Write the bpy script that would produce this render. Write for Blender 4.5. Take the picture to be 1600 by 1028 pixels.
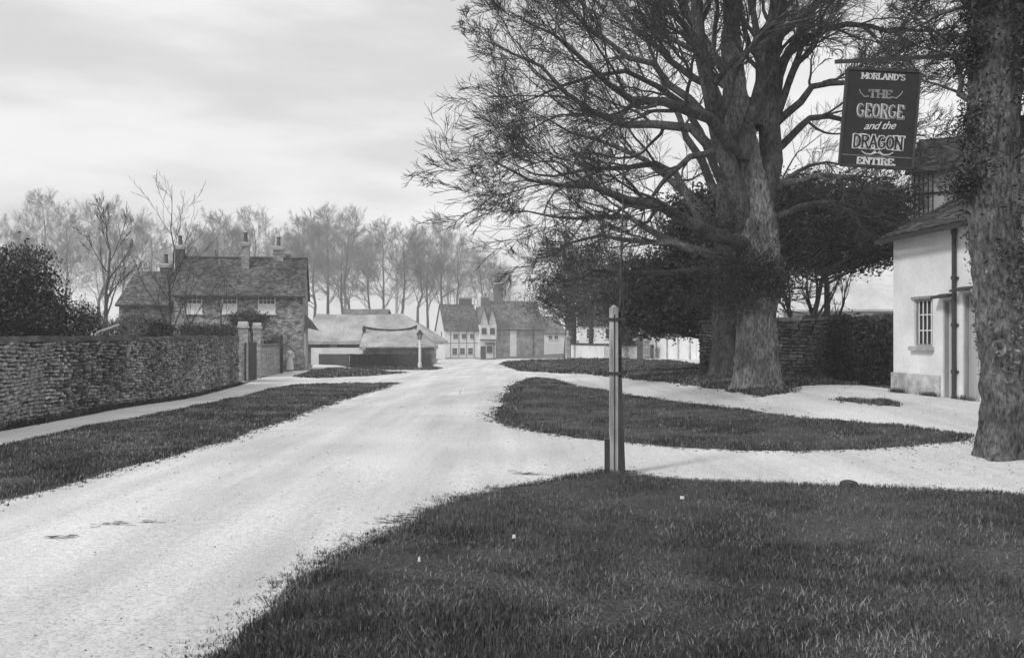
import bpy, bmesh, math, random
import numpy as np
from mathutils import Vector, Matrix
from mathutils.geometry import delaunay_2d_cdt

for o in list(bpy.data.objects):
    bpy.data.objects.remove(o)
R = math.radians
SC = bpy.context.scene
C = SC.collection

# ------------------------------------------------------------------ camera, sky, sun, exposure
F = 1400.0            # focal length in pixels of the 1600 px wide photograph
HZ = 526.0            # horizon row of the photograph
EYE = 1.6
cam_d = bpy.data.cameras.new('camera')
cam = bpy.data.objects.new('camera', cam_d)
C.objects.link(cam)
cam.location = (0, 0, EYE)
cam.rotation_euler = (R(90), 0, 0)
cam_d.sensor_width = 36.0
cam_d.lens = 36.0 * F / 1600.0
cam_d.shift_y = (HZ - 514.0) / 1600.0
cam_d.clip_start = 0.05
cam_d.clip_end = 3000
SC.camera = cam

SUN_EL, SUN_AZ = 40.0, -130.0      # azimuth from the view direction (+Y), negative = left
world = bpy.data.worlds.new("World")
SC.world = world
world.use_nodes = True
wn = world.node_tree.nodes
wl = world.node_tree.links
wn.clear()
w_out = wn.new('ShaderNodeOutputWorld')
w_bg = wn.new('ShaderNodeBackground')
w_bg.inputs['Strength'].default_value = 0.10
w_sky = wn.new('ShaderNodeTexSky')
w_sky.sky_type = 'NISHITA'
w_sky.sun_disc = False
w_sky.sun_elevation = R(SUN_EL)
w_sky.sun_rotation = R(SUN_AZ)
w_bw = wn.new('ShaderNodeRGBToBW')
w_tc = wn.new('ShaderNodeTexCoord')
w_map = wn.new('ShaderNodeMapping')
w_map.inputs['Scale'].default_value = (1.1, 1.1, 5.5)
w_n1 = wn.new('ShaderNodeTexNoise')
w_n1.inputs['Scale'].default_value = 2.3
w_n1.inputs['Detail'].default_value = 7
w_n1.inputs['Roughness'].default_value = 0.55
w_r = wn.new('ShaderNodeMapRange')
w_r.inputs['From Min'].default_value = 0.33
w_r.inputs['From Max'].default_value = 0.62
w_r.inputs['To Min'].default_value = 4.9
w_r.inputs['To Max'].default_value = 6.6
w_r.interpolation_type = 'SMOOTHSTEP'
w_mix = wn.new('ShaderNodeMix')
w_mix.data_type = 'FLOAT'
w_mix.inputs[0].default_value = 0.88
wl.new(w_sky.outputs[0], w_bw.inputs[0])
wl.new(w_tc.outputs['Generated'], w_map.inputs[0])
wl.new(w_map.outputs[0], w_n1.inputs['Vector'])
wl.new(w_n1.outputs[0], w_r.inputs['Value'])
wl.new(w_bw.outputs[0], w_mix.inputs[2])
wl.new(w_r.outputs[0], w_mix.inputs[3])
wl.new(w_mix.outputs[0], w_bg.inputs['Color'])
wl.new(w_bg.outputs[0], w_out.inputs['Surface'])

sun_d = bpy.data.lights.new('sun', 'SUN')
sun_d.energy = 1.5
sun_d.angle = R(10)
sun = bpy.data.objects.new('sun', sun_d)
C.objects.link(sun)
sv = Vector((math.sin(R(SUN_AZ)) * math.cos(R(SUN_EL)), math.cos(R(SUN_AZ)) * math.cos(R(SUN_EL)), math.sin(R(SUN_EL))))
sun.rotation_euler = sv.to_track_quat('Z', 'Y').to_euler()
SC.view_settings.view_transform = 'Standard'
SC.view_settings.look = 'None'
SC.view_settings.gamma = 1
SC.view_settings.exposure = 0.60
SC.view_settings.use_curve_mapping = False
SC.cycles.max_bounces = 6
SC.cycles.volume_bounces = 2

# ------------------------------------------------------------------ terrain and photograph geometry
def ss(a, b, x):
    t = np.clip((x - a) / (b - a), 0, 1)
    return t * t * (3 - 2 * t)

def zt(x, y):
    x = np.asarray(x, float); y = np.asarray(y, float)
    z = 0.4 * ss(1.5, 8, x) * ss(6, 17, y)
    z = z - 0.4 * ss(0, 6, -x) * ss(12, 34, y)
    z = z - 1.5 * ss(50, 140, y)
    z = z + 0.02 * np.sin(x * 0.9 + 1) * np.sin(y * 0.5)
    return z

def G(px, py):
    """the spot on the ground that the photograph shows at px, py"""
    sx, sz = (px - 800) / F, (py - HZ) / F
    prev = 1.0
    d = 1.0
    while d < 500:
        if EYE - sz * d < float(zt(sx * d, d)):
            lo, hi = prev, d
            for _ in range(30):
                m = (lo + hi) / 2
                if EYE - sz * m < float(zt(sx * m, m)): hi = m
                else: lo = m
            return Vector((sx * hi, hi, float(zt(sx * hi, hi))))
        prev = d
        d *= 1.02
    return Vector((sx * 500, 500, float(zt(sx * 500, 500))))

def P(px, py, d):
    return Vector(((px - 800) / F * d, d, EYE + (HZ - py) / F * d))

def hz(py, d):
    return EYE + (HZ - py) / F * d

def gz(x, y):
    return float(zt(x, y))

# ------------------------------------------------------------------ materials (all tones neutral, as in the monochrome photograph)
MATS = {}
def mat(name, a, b=None, scale=6.0, rough=0.85, bump=0.0, bscale=None, detail=6, island=None, stretch=None, spec=0.2, wear=None):
    """two greys blended by noise; island=(lo, hi) multiplies by a value per loose piece"""
    if name in MATS: return MATS[name]
    m = bpy.data.materials.new(name)
    m.use_nodes = True
    nt = m.node_tree; n = nt.nodes; l = nt.links
    bs = n['Principled BSDF']
    bs.inputs['Roughness'].default_value = rough
    bs.inputs['Specular IOR Level'].default_value = spec
    geo = n.new('ShaderNodeNewGeometry')
    vec = geo.outputs['Position']
    if stretch:
        mp = n.new('ShaderNodeMapping'); mp.inputs['Scale'].default_value = stretch
        l.new(vec, mp.inputs[0]); vec = mp.outputs[0]
    no = n.new('ShaderNodeTexNoise')
    no.inputs['Scale'].default_value = scale; no.inputs['Detail'].default_value = detail
    no.inputs['Roughness'].default_value = 0.65
    l.new(vec, no.inputs['Vector'])
    mr = n.new('ShaderNodeMapRange')
    mr.inputs['From Min'].default_value = 0.32; mr.inputs['From Max'].default_value = 0.68
    mr.inputs['To Min'].default_value = a; mr.inputs['To Max'].default_value = a if b is None else b
    l.new(no.outputs[0], mr.inputs['Value'])
    val = mr.outputs[0]
    if wear:      # (scale, lo, hi) large blotches
        n2 = n.new('ShaderNodeTexNoise'); n2.inputs['Scale'].default_value = wear[0]; n2.inputs['Detail'].default_value = 5
        l.new(geo.outputs['Position'], n2.inputs['Vector'])
        r2 = n.new('ShaderNodeMapRange'); r2.inputs['From Min'].default_value = 0.35; r2.inputs['From Max'].default_value = 0.65
        r2.inputs['To Min'].default_value = wear[1]; r2.inputs['To Max'].default_value = wear[2]
        l.new(n2.outputs[0], r2.inputs['Value'])
        mu = n.new('ShaderNodeMath'); mu.operation = 'MULTIPLY'
        l.new(val, mu.inputs[0]); l.new(r2.outputs[0], mu.inputs[1]); val = mu.outputs[0]
    if island:
        r3 = n.new('ShaderNodeMapRange')
        r3.inputs['To Min'].default_value = island[0]; r3.inputs['To Max'].default_value = island[1]
        l.new(geo.outputs['Random Per Island'], r3.inputs['Value'])
        src = r3.outputs[0]
        oi = n.new('ShaderNodeObjectInfo')
        r4 = n.new('ShaderNodeMapRange')
        r4.inputs['To Min'].default_value = 0.85; r4.inputs['To Max'].default_value = 1.15
        l.new(oi.outputs['Random'], r4.inputs['Value'])
        m0 = n.new('ShaderNodeMath'); m0.operation = 'MULTIPLY'
        l.new(src, m0.inputs[0]); l.new(r4.outputs[0], m0.inputs[1])
        mu = n.new('ShaderNodeMath'); mu.operation = 'MULTIPLY'
        l.new(val, mu.inputs[0]); l.new(m0.outputs[0], mu.inputs[1]); val = mu.outputs[0]
    l.new(val, bs.inputs['Base Color'])
    if bump:
        nb = n.new('ShaderNodeTexNoise'); nb.inputs['Scale'].default_value = bscale or scale * 2; nb.inputs['Detail'].default_value = 8
        nb.inputs['Roughness'].default_value = 0.7
        l.new(vec, nb.inputs['Vector'])
        bp = n.new('ShaderNodeBump'); bp.inputs['Strength'].default_value = 1.0; bp.inputs['Distance'].default_value = bump
        l.new(nb.outputs[0], bp.inputs['Height']); l.new(bp.outputs[0], bs.inputs['Normal'])
    MATS[name] = m
    return m

def mat_brick(name, c1, c2, mortar, bw=0.23, bh=0.075, ms=0.012, blotch=(0.5, 0.7, 1.2)):
    if name in MATS: return MATS[name]
    m = bpy.data.materials.new(name); m.use_nodes = True
    nt = m.node_tree; n = nt.nodes; l = nt.links
    bs = n['Principled BSDF']; bs.inputs['Roughness'].default_value = 0.9; bs.inputs['Specular IOR Level'].default_value = 0.15
    tc = n.new('ShaderNodeTexCoord'); sep = n.new('ShaderNodeSeparateXYZ'); ad = n.new('ShaderNodeMath'); cb = n.new('ShaderNodeCombineXYZ')
    l.new(tc.outputs['Object'], sep.inputs[0]); l.new(sep.outputs[0], ad.inputs[0]); l.new(sep.outputs[1], ad.inputs[1])
    l.new(ad.outputs[0], cb.inputs[0]); l.new(sep.outputs[2], cb.inputs[1])
    br = n.new('ShaderNodeTexBrick')
    br.inputs['Scale'].default_value = 1.0
    br.inputs['Color1'].default_value = (c1, c1, c1, 1); br.inputs['Color2'].default_value = (c2, c2, c2, 1)
    br.inputs['Mortar'].default_value = (mortar, mortar, mortar, 1)
    br.inputs['Brick Width'].default_value = bw; br.inputs['Row Height'].default_value = bh; br.inputs['Mortar Size'].default_value = ms
    l.new(cb.outputs[0], br.inputs['Vector'])
    no = n.new('ShaderNodeTexNoise'); no.inputs['Scale'].default_value = blotch[0]; no.inputs['Detail'].default_value = 8
    l.new(tc.outputs['Object'], no.inputs['Vector'])
    mr = n.new('ShaderNodeMapRange'); mr.inputs['From Min'].default_value = 0.35; mr.inputs['From Max'].default_value = 0.65
    mr.inputs['To Min'].default_value = blotch[1]; mr.inputs['To Max'].default_value = blotch[2]
    l.new(no.outputs[0], mr.inputs['Value'])
    mx = n.new('ShaderNodeMix'); mx.data_type = 'RGBA'; mx.blend_type = 'MULTIPLY'; mx.inputs[0].default_value = 1
    l.new(br.outputs['Color'], mx.inputs[6]); l.new(mr.outputs[0], mx.inputs[7])
    l.new(mx.outputs[2], bs.inputs['Base Color'])
    bp = n.new('ShaderNodeBump'); bp.inputs['Distance'].default_value = 0.01
    l.new(br.outputs['Fac'], bp.inputs['Height']); bp.invert = True
    l.new(bp.outputs[0], bs.inputs['Normal'])
    MATS[name] = m
    return m

M_ROAD = mat('road_dust', 0.60, 0.77, scale=16, bump=0.008, bscale=40, wear=(0.35, 0.86, 1.06), detail=10)
_nt = M_ROAD.node_tree; _n = _nt.nodes; _l = _nt.links; _bs = _n['Principled BSDF']; _src = _bs.inputs['Base Color'].links[0].from_socket
_geo = _n.new('ShaderNodeNewGeometry'); _mp = _n.new('ShaderNodeMapping'); _mp.inputs['Scale'].default_value = (1.5, .11, 1); _mp.inputs['Rotation'].default_value = (0, 0, R(-9))
_no = _n.new('ShaderNodeTexNoise'); _no.inputs['Scale'].default_value = 1.0; _no.inputs['Detail'].default_value = 7; _no.inputs['Roughness'].default_value = .6
_l.new(_geo.outputs['Position'], _mp.inputs[0]); _l.new(_mp.outputs[0], _no.inputs['Vector'])
_mr = _n.new('ShaderNodeMapRange'); _mr.inputs['From Min'].default_value = .36; _mr.inputs['From Max'].default_value = .6; _mr.inputs['To Min'].default_value = .80; _mr.inputs['To Max'].default_value = 1.03
_l.new(_no.outputs[0], _mr.inputs['Value'])
_n3 = _n.new('ShaderNodeTexNoise'); _n3.inputs['Scale'].default_value = 55; _n3.inputs['Detail'].default_value = 6; _l.new(_geo.outputs['Position'], _n3.inputs['Vector'])
_m3 = _n.new('ShaderNodeMapRange'); _m3.inputs['From Min'].default_value = .36; _m3.inputs['From Max'].default_value = .5; _m3.inputs['To Min'].default_value = .66; _m3.inputs['To Max'].default_value = 1.0
_l.new(_n3.outputs[0], _m3.inputs['Value'])
_a = _n.new('ShaderNodeMath'); _a.operation = 'MULTIPLY'; _b = _n.new('ShaderNodeMath'); _b.operation = 'MULTIPLY'
_l.new(_src, _a.inputs[0]); _l.new(_mr.outputs[0], _a.inputs[1]); _l.new(_a.outputs[0], _b.inputs[0]); _l.new(_m3.outputs[0], _b.inputs[1]); _l.new(_b.outputs[0], _bs.inputs['Base Color'])
M_PATH = mat('footpath_dust', 0.62, 0.76, scale=12, bump=0.015, bscale=30, wear=(0.6, 0.85, 1.05), detail=8)
M_TURF = mat('turf', 0.02, 0.16, scale=38, bump=0.05, bscale=40, wear=(0.5, 0.7, 1.3), detail=8)
M_FIELD = mat('field', 0.07, 0.13, scale=2, bump=0.05, wear=(0.05, 0.8, 1.2))
M_GRASS = mat('grass_blades', 0.028, 0.075, scale=2.5, island=(0.25, 2.4), rough=0.7, wear=(0.45, 0.6, 1.35))
M_DRY = mat('dry_grass', 0.22, 0.4, scale=1.2, island=(0.6, 1.3), rough=0.7)
M_BARK = mat('elm_bark', 0.03, 0.50, scale=22, bump=0.08, bscale=26, stretch=(1, 1, 0.3), wear=(1.5, 0.5, 1.25), detail=9)
M_BARK_D = mat('dark_bark', 0.025, 0.15, scale=16, bump=0.05, bscale=22, stretch=(1, 1, 0.45), wear=(2.5, 0.6, 1.3))
M_BARK_R = mat('roadside_bark', 0.02, 0.34, scale=24, bump=0.09, bscale=28, stretch=(1, 1, 0.4), wear=(1.3, 0.4, 1.3), detail=9)
M_BARK_FAR = mat('hazed_far_bark', 0.12, 0.2, scale=2)  # paler than near bark: distance haze put into the colour
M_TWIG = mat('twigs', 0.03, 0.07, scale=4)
M_TWIG_FAR = mat('hazed_far_twigs', 0.24, 0.34, scale=1)  # pale twigs carry the distance haze in their colour
M_EVER = mat('evergreen_leaves', 0.018, 0.055, scale=2.2, island=(0.2, 2.6), rough=0.6)
M_LEAF = mat('shrub_leaves', 0.03, 0.09, scale=1.5, island=(0.4, 2.4), rough=0.6)
M_LEAF_P = mat('pale_leaves', 0.08, 0.2, scale=1.5, island=(0.4, 1.6), rough=0.6)
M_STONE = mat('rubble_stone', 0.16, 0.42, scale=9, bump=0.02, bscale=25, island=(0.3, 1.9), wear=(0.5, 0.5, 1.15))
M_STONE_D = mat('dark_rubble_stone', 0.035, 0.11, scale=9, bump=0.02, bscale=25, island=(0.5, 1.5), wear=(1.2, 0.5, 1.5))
M_MORTAR = mat('mortar', 0.035, 0.08, scale=10, bump=0.02, wear=(0.8, 0.7, 1.3))
M_PLASTER = mat('whitewash', 0.74, 0.84, scale=12, bump=0.008, bscale=30, wear=(1.4, 0.84, 1.0), detail=8)
M_PLINTH = mat('worn_plinth', 0.3, 0.6, scale=5, bump=0.012, wear=(1.5, 0.7, 1.1))
M_WHITE = mat('white_paint', 0.65, 0.78, scale=5)
M_DOOR = mat('grey_door_boards', 0.34, 0.46, scale=14, stretch=(1, 1, 0.12), island=(0.85, 1.1), bump=0.002)
M_FRAME = mat('weathered_timber', 0.2, 0.34, scale=14, stretch=(1, 1, 0.15), bump=0.003)
M_STAKE = mat('pale_stake_wood', 0.18, 0.5, scale=26, stretch=(1, 1, 0.06), bump=0.012, wear=(3, 0.8, 1.1))
M_DARKWOOD = mat('dark_timber', 0.03, 0.07, scale=10, stretch=(1, 1, 0.15), bump=0.004)
M_IRON = mat('iron', 0.03, 0.05, scale=9, rough=0.5, spec=0.4)
M_GLASS = mat('dark_glass', 0.03, 0.05, scale=3, rough=0.12, spec=0.5)
M_TILE = mat('roof_tiles', 0.05, 0.13, scale=3, island=(0.5, 1.8), bump=0.01, wear=(0.4, 0.75, 1.35))
M_TILE_L = mat('weathered_roof_tiles', 0.10, 0.2, scale=3, island=(0.65, 1.5), bump=0.01, wear=(0.4, 0.75, 1.35))
M_THATCH = mat('thatch', 0.30, 0.54, scale=7, bump=0.08, bscale=12, wear=(0.6, 0.65, 1.15))
M_SIGN = mat('sign_black', 0.018, 0.03, scale=8, rough=0.55, spec=0.3)
M_LETTER = mat('sign_letters', 0.5, 0.68, scale=20, rough=0.6)
M_LETTER_G = mat('sign_letters_grey', 0.16, 0.3, scale=20, rough=0.6)
M_SKIN = mat('skin', 0.4, 0.45, scale=5)
M_CLOTH_W = mat('white_cloth', 0.6, 0.72, scale=12)
M_CLOTH_D = mat('dark_cloth', 0.06, 0.09, scale=12)
M_BRICK_H = mat_brick('flint_brick', 0.10, 0.5, 0.2, 0.23, 0.1, 0.02, (3.0, 0.55, 1.5))
M_BRICK = mat_brick('red_brick', 0.15, 0.34, 0.32, 0.23, 0.09, 0.014, (1.2, 0.6, 1.35))
M_BRICK_D = mat_brick('dark_brick', 0.07, 0.14, 0.16)
M_PIER = mat('pier_brick', 0.26, 0.46, scale=8, island=(0.7, 1.4), bump=0.005)

# ------------------------------------------------------------------ mesh helpers
def mesh_arrays(name, verts, quads=None, tris=None, smooth=False):
    me = bpy.data.meshes.new(name)
    verts = np.asarray(verts, np.float32).reshape(-1, 3)
    nq = 0 if quads is None else len(quads)
    nt_ = 0 if tris is None else len(tris)
    me.vertices.add(len(verts)); me.vertices.foreach_set('co', verts.ravel())
    idx = []
    if nq: idx.append(np.asarray(quads, np.int32).ravel())
    if nt_: idx.append(np.asarray(tris, np.int32).ravel())
    idx = np.concatenate(idx)
    me.loops.add(len(idx)); me.loops.foreach_set('vertex_index', idx)
    me.polygons.add(nq + nt_)
    st = np.concatenate([np.arange(nq) * 4, nq * 4 + np.arange(nt_) * 3]).astype(np.int32)
    me.polygons.foreach_set('loop_start', st)
    me.update(calc_edges=True)
    if smooth:
        me.polygons.foreach_set('use_smooth', np.ones(nq + nt_, bool))
    return me

def link(name, me, m, parent=None):
    o = bpy.data.objects.new(name, me)
    if m is not None and not me.materials: me.materials.append(m)
    C.objects.link(o)
    if parent: o.parent = parent
    return o

def tag(o, label=None, cat=None, group=None, kind=None):
    if label: o['label'] = label
    if cat: o['category'] = cat
    if group: o['group'] = group
    if kind: o['kind'] = kind
    return o

def thing(name, label, cat, loc=(0, 0, 0), rotz=0.0, group=None):
    o = bpy.data.objects.new(name, None)
    o.empty_display_size = 0.2
    C.objects.link(o)
    o.location = loc; o.rotation_euler = (0, 0, rotz)
    return tag(o, label, cat, group)

BOXF = [(0, 3, 2, 1), (4, 5, 6, 7), (0, 1, 5, 4), (1, 2, 6, 5), (2, 3, 7, 6), (3, 0, 4, 7)]
class MB:
    def __init__(s): s.v = []; s.f = []
    def add(s, vs, fs):
        b = len(s.v); s.v += [tuple(v) for v in vs]; s.f += [tuple(b + i for i in f) for f in fs]; return s
    def hexa(s, p): return s.add(p, BOXF)
    def box(s, x0, x1, y0, y1, z0, z1):
        return s.hexa([(x0, y0, z0), (x1, y0, z0), (x1, y1, z0), (x0, y1, z0), (x0, y0, z1), (x1, y0, z1), (x1, y1, z1), (x0, y1, z1)])
    def bar(s, a, b, w, h=None, up=(0, 0, 1)):
        """square bar from a to b"""
        a = Vector(a); b = Vector(b); h = h or w
        d = (b - a).normalized(); u = Vector(up)
        if abs(d.dot(u)) > 0.97: u = Vector((0, 1, 0))
        x = d.cross(u).normalized() * w / 2; y = x.cross(d).normalized() * h / 2
        return s.hexa([a - x - y, a + x - y, a + x + y, a - x + y, b - x - y, b + x - y, b + x + y, b - x + y])
    def prism(s, prof, y0, y1):
        """profile in x,z extruded along y"""
        n = len(prof)
        vs = [(x, y0, z) for x, z in prof] + [(x, y1, z) for x, z in prof]
        fs = [tuple(range(n)), tuple(range(2 * n - 1, n - 1, -1))] + [(i, i + n, (i + 1) % n + n, (i + 1) % n) for i in range(n)]
        return s.add(vs, fs)
    def prismx(s, prof, x0, x1):
        """profile in y,z extruded along x"""
        n = len(prof)
        vs = [(x0, y, z) for y, z in prof] + [(x1, y, z) for y, z in prof]
        fs = [tuple(range(n - 1, -1, -1)), tuple(range(n, 2 * n))] + [(i, (i + 1) % n, (i + 1) % n + n, i + n) for i in range(n)]
        return s.add(vs, fs)
    def lathe(s, prof, cx=0, cy=0, n=12):
        vs = []; fs = []
        for r, z in prof:
            for k in range(n):
                a = 2 * math.pi * k / n; vs.append((cx + r * math.cos(a), cy + r * math.sin(a), z))
        for i in range(len(prof) - 1):
            for k in range(n):
                k2 = (k + 1) % n
                fs.append((i * n + k, i * n + k2, (i + 1) * n + k2, (i + 1) * n + k))
        fs.append(tuple(range(n - 1, -1, -1))); fs.append(tuple((len(prof) - 1) * n + k for k in range(n)))
        return s.add(vs, fs)
    def build(s, name, m, parent=None, smooth=False, kind=None):
        me = bpy.data.meshes.new(name); me.from_pydata(s.v, [], s.f); me.update()
        if smooth: me.polygons.foreach_set('use_smooth', [True] * len(me.polygons))
        o = link(name, me, m, parent)
        if kind: o['kind'] = kind
        return o

def nrm(v):
    return v / (np.linalg.norm(v, axis=-1, keepdims=True) + 1e-9)

def tubes(groups):
    """groups: list of (pts (n,3), radii (n)); batched by point count. returns verts, quads"""
    by = {}
    for pts, rad, sides in groups: by.setdefault((len(pts), sides), []).append((pts, rad))
    V = []; Q = []; base = 0
    for (n, s), lst in by.items():
        Pp = np.array([p for p, _ in lst]); Rr = np.array([r for _, r in lst])
        T = np.empty_like(Pp); T[:, 1:-1] = Pp[:, 2:] - Pp[:, :-2]; T[:, 0] = Pp[:, 1] - Pp[:, 0]; T[:, -1] = Pp[:, -1] - Pp[:, -2]
        T = nrm(T)
        ref = np.zeros_like(T); mean = nrm(T.mean(1)); use_x = np.abs(mean[:, 2]) > 0.8
        ref[~use_x] = (0, 0, 1); ref[use_x] = (0.92, 0.39, 0)
        A = nrm(np.cross(T, ref)); B = np.cross(T, A)
        an = 2 * np.pi * np.arange(s) / s
        ring = Pp[:, :, None, :] + Rr[:, :, None, None] * (np.cos(an)[None, None, :, None] * A[:, :, None, :] + np.sin(an)[None, None, :, None] * B[:, :, None, :])
        V.append(ring.reshape(-1, 3))
        b, i, k = np.meshgrid(np.arange(len(lst)), np.arange(n - 1), np.arange(s), indexing='ij')
        k2 = (k + 1) % s
        f = lambda ii, kk: base + (b * n + ii) * s + kk
        Q.append(np.stack([f(i, k), f(i, k2), f(i + 1, k2), f(i + 1, k)], -1).reshape(-1, 4))
        base += len(lst) * n * s
    return np.concatenate(V), np.concatenate(Q)

def tube_obj(name, groups, m, parent=None, smooth=True):
    v, q = tubes(groups)
    return link(name, mesh_arrays(name, v, q, smooth=smooth), m, parent)

def resample(pts, n):
    pts = np.asarray(pts, float)
    d = np.concatenate([[0], np.cumsum(np.linalg.norm(np.diff(pts, axis=0), axis=1))])
    t = np.linspace(0, d[-1], n)
    return np.stack([np.interp(t, d, pts[:, k]) for k in range(3)], 1)

class Tree:
    """grows limbs, branches and twigs as lists of tubes"""
    NP = (10, 8, 6, 5, 4, 3)
    SD = (10, 7, 5, 4, 3, 3)
    def __init__(s, seed, kids=(9, 7, 6, 5), ang=(35, 65), ratio=0.55, wander=0.22, up=0.10, maxl=4, rmin=0.004, rk=0.55, droop=0.0, start=0.2):
        s.g = np.random.default_rng(seed); s.kids = kids; s.ang = ang; s.ratio = ratio; s.wander = wander; s.up = up
        s.maxl = maxl; s.rmin = rmin; s.rk = rk; s.out = {}; s.droop = droop; s.start = start
    def path(s, p, d, L, lvl):
        n = s.NP[lvl]; pts = [p]; g = s.g
        for i in range(n - 1):
            d = d + g.normal(0, s.wander, 3) * (0.8 if lvl < 3 else 0.65)
            d[2] += s.up - s.droop * (i / n)
            d = d / np.linalg.norm(d)
            p = p + d * L / (n - 1); pts.append(p)
        return np.array(pts)
    def limb(s, pts, r0, r1, lvl=0):
        n = max(s.NP[lvl], 10 if lvl == 0 else 0)
        pts = resample(pts, n)
        if lvl == 0: pts[1:-1] += s.g.normal(0, 0.055, (n - 2, 3))
        rad = np.linspace(r0, r1, n)
        s.out.setdefault(lvl, []).append((pts, rad, s.SD[lvl]))
        s.spawn(pts, rad, lvl)
    def spawn(s, pts, rad, lvl):
        if lvl >= s.maxl: return
        g = s.g
        L = np.linalg.norm(np.diff(pts, axis=0), axis=1).sum()
        nk = s.kids[min(lvl, len(s.kids) - 1)]
        for k in range(nk):
            t = s.start + (1 - s.start) * (k + g.uniform(0.1, 0.9)) / nk
            x = t * (len(pts) - 1); i = min(int(x), len(pts) - 2); fr = x - i
            p = pts[i] * (1 - fr) + pts[i + 1] * fr; r = rad[i] * (1 - fr) + rad[i + 1] * fr
            tn = pts[i + 1] - pts[i]; tn = tn / (np.linalg.norm(tn) + 1e-9)
            a = g.normal(0, 1, 3); a -= a.dot(tn) * tn; a /= np.linalg.norm(a) + 1e-9
            th = R(g.uniform(*s.ang)) * (1 - 0.35 * t) * (1 - 0.13 * lvl)
            d = tn * math.cos(th) + a * math.sin(th)
            Lc = L * (s.ratio if not isinstance(s.ratio, tuple) else s.ratio[min(lvl, len(s.ratio) - 1)]) * ((1.2 - 0.72 * t) if lvl == 0 else (1.12 - 0.4 * t)) * g.uniform(0.6, 1.2)
            rc = max(r * s.rk, s.rmin)
            c = s.path(p, d, Lc, lvl + 1)
            rr = np.linspace(rc, max(rc * 0.3, s.rmin * 0.7), len(c))
            s.out.setdefault(lvl + 1, []).append((c, rr, s.SD[lvl + 1]))
            s.spawn(c, rr, lvl + 1)
    def get(s, lo, hi):
        return [t for l in range(lo, hi + 1) for t in s.out.get(l, [])]

def trunk_mesh(name, pts, rad, seed, m, parent, sides=40, rings=46, furrow=0.05, flare=0.5):
    """a trunk with furrows and root flare"""
    g = np.random.default_rng(seed)
    pts = resample(pts, rings)
    tt = np.linspace(0, 1, rings)
    rad = np.interp(tt, np.linspace(0, 1, len(rad)), rad)
    T = np.gradient(pts, axis=0); T = nrm(T)
    A = nrm(np.cross(T, np.array([0.0, 1, 0.05]))); B = np.cross(T, A)
    an = 2 * np.pi * np.arange(sides) / sides
    ph = g.uniform(0, 6.28, 8)
    hgt = pts[:, 2] - pts[0, 2]
    rr = np.ones((rings, sides))
    for k, (f, am) in enumerate([(2, .06), (3, .07), (5, .05), (7, .04), (9, .03)]):
        rr += am * np.sin(f * an[None, :] + ph[k] + 0.5 * np.sin(hgt * 0.9 + ph[k])[:, None])
    fl = flare * np.exp(-hgt / 0.35)[:, None]
    rr += fl * (0.6 + 0.55 * np.sin(5 * an + ph[6])[None, :] + 0.3 * np.sin(3 * an + ph[7])[None, :])
    nz = g.normal(0, 1, (rings, sides)); nz = (nz + np.roll(nz, 1, 0) + np.roll(nz, -1, 0)) / 1.8
    rr += furrow * nz
    V = pts[:, None, :] + (rad[:, None] * rr)[:, :, None] * (np.cos(an)[None, :, None] * A[:, None, :] + np.sin(an)[None, :, None] * B[:, None, :])
    i, k = np.meshgrid(np.arange(rings - 1), np.arange(sides), indexing='ij'); k2 = (k + 1) % sides
    Q = np.stack([i * sides + k, i * sides + k2, (i + 1) * sides + k2, (i + 1) * sides + k], -1).reshape(-1, 4)
    return link(name, mesh_arrays(name, V.reshape(-1, 3), Q, smooth=True), m, parent)

def leaf_arrays(g, pos, size, flat=0.0):
    n = len(pos)
    a = nrm(g.normal(0, 1, (n, 3)) * np.array([1, 1, 1 - flat])); b = g.normal(0, 1, (n, 3)); b = nrm(b - (b * a).sum(1)[:, None] * a)
    sz = size * g.uniform(0.5, 1.3, n)[:, None]
    V = np.stack([pos - a * sz, pos + b * sz * 0.42, pos + a * sz, pos - b * sz * 0.42], 1).reshape(-1, 3)
    return V, np.arange(n * 4).reshape(-1, 4)

def cloud(g, blobs, n, clump=0.35, per=40):
    """leaf spots in clumps spread through ellipsoids (cx,cy,cz,rx,ry,rz,weight)"""
    w = np.array([b[6] for b in blobs], float); w /= w.sum()
    nc = max(1, n // per)
    bi = g.choice(len(blobs), nc, p=w)
    u = nrm(g.normal(0, 1, (nc, 3))) * (g.uniform(0, 1, nc)[:, None] ** 0.42)
    B = np.array([b[:6] for b in blobs])
    c = B[bi, :3] + u * B[bi, 3:6]
    p = np.repeat(c, per, 0) + g.normal(0, clump, (nc * per, 3)) * np.array([1, 1, 0.6])
    return p

def leaf_obj(name, blobs, n, size, m, parent, seed, clump=0.35, per=40, flat=0.0):
    g = np.random.default_rng(seed)
    v, q = leaf_arrays(g, cloud(g, blobs, n, clump, per), size, flat)
    return link(name, mesh_arrays(name, v, q), m, parent)

# ------------------------------------------------------------------ ground sheets
def dens(poly, step):
    out = []
    n = len(poly)
    for i in range(n):
        a = Vector(poly[i]); b = Vector(poly[(i + 1) % n])
        k = max(1, int((b - a).length / step(a)))
        for j in range(k): out.append(a.lerp(b, j / k))
    return out

def inside(px, py, poly):
    x = np.asarray(px); y = np.asarray(py); c = np.zeros(x.shape, bool)
    n = len(poly)
    for i in range(n):
        x1, y1 = poly[i][0], poly[i][1]; x2, y2 = poly[(i + 1) % n][0], poly[(i + 1) % n][1]
        if y1 == y2: continue
        cond = ((y1 > y) != (y2 > y)) & (x < (x2 - x1) * (y - y1) / (y2 - y1) + x1)
        c ^= cond
    return c

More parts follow.
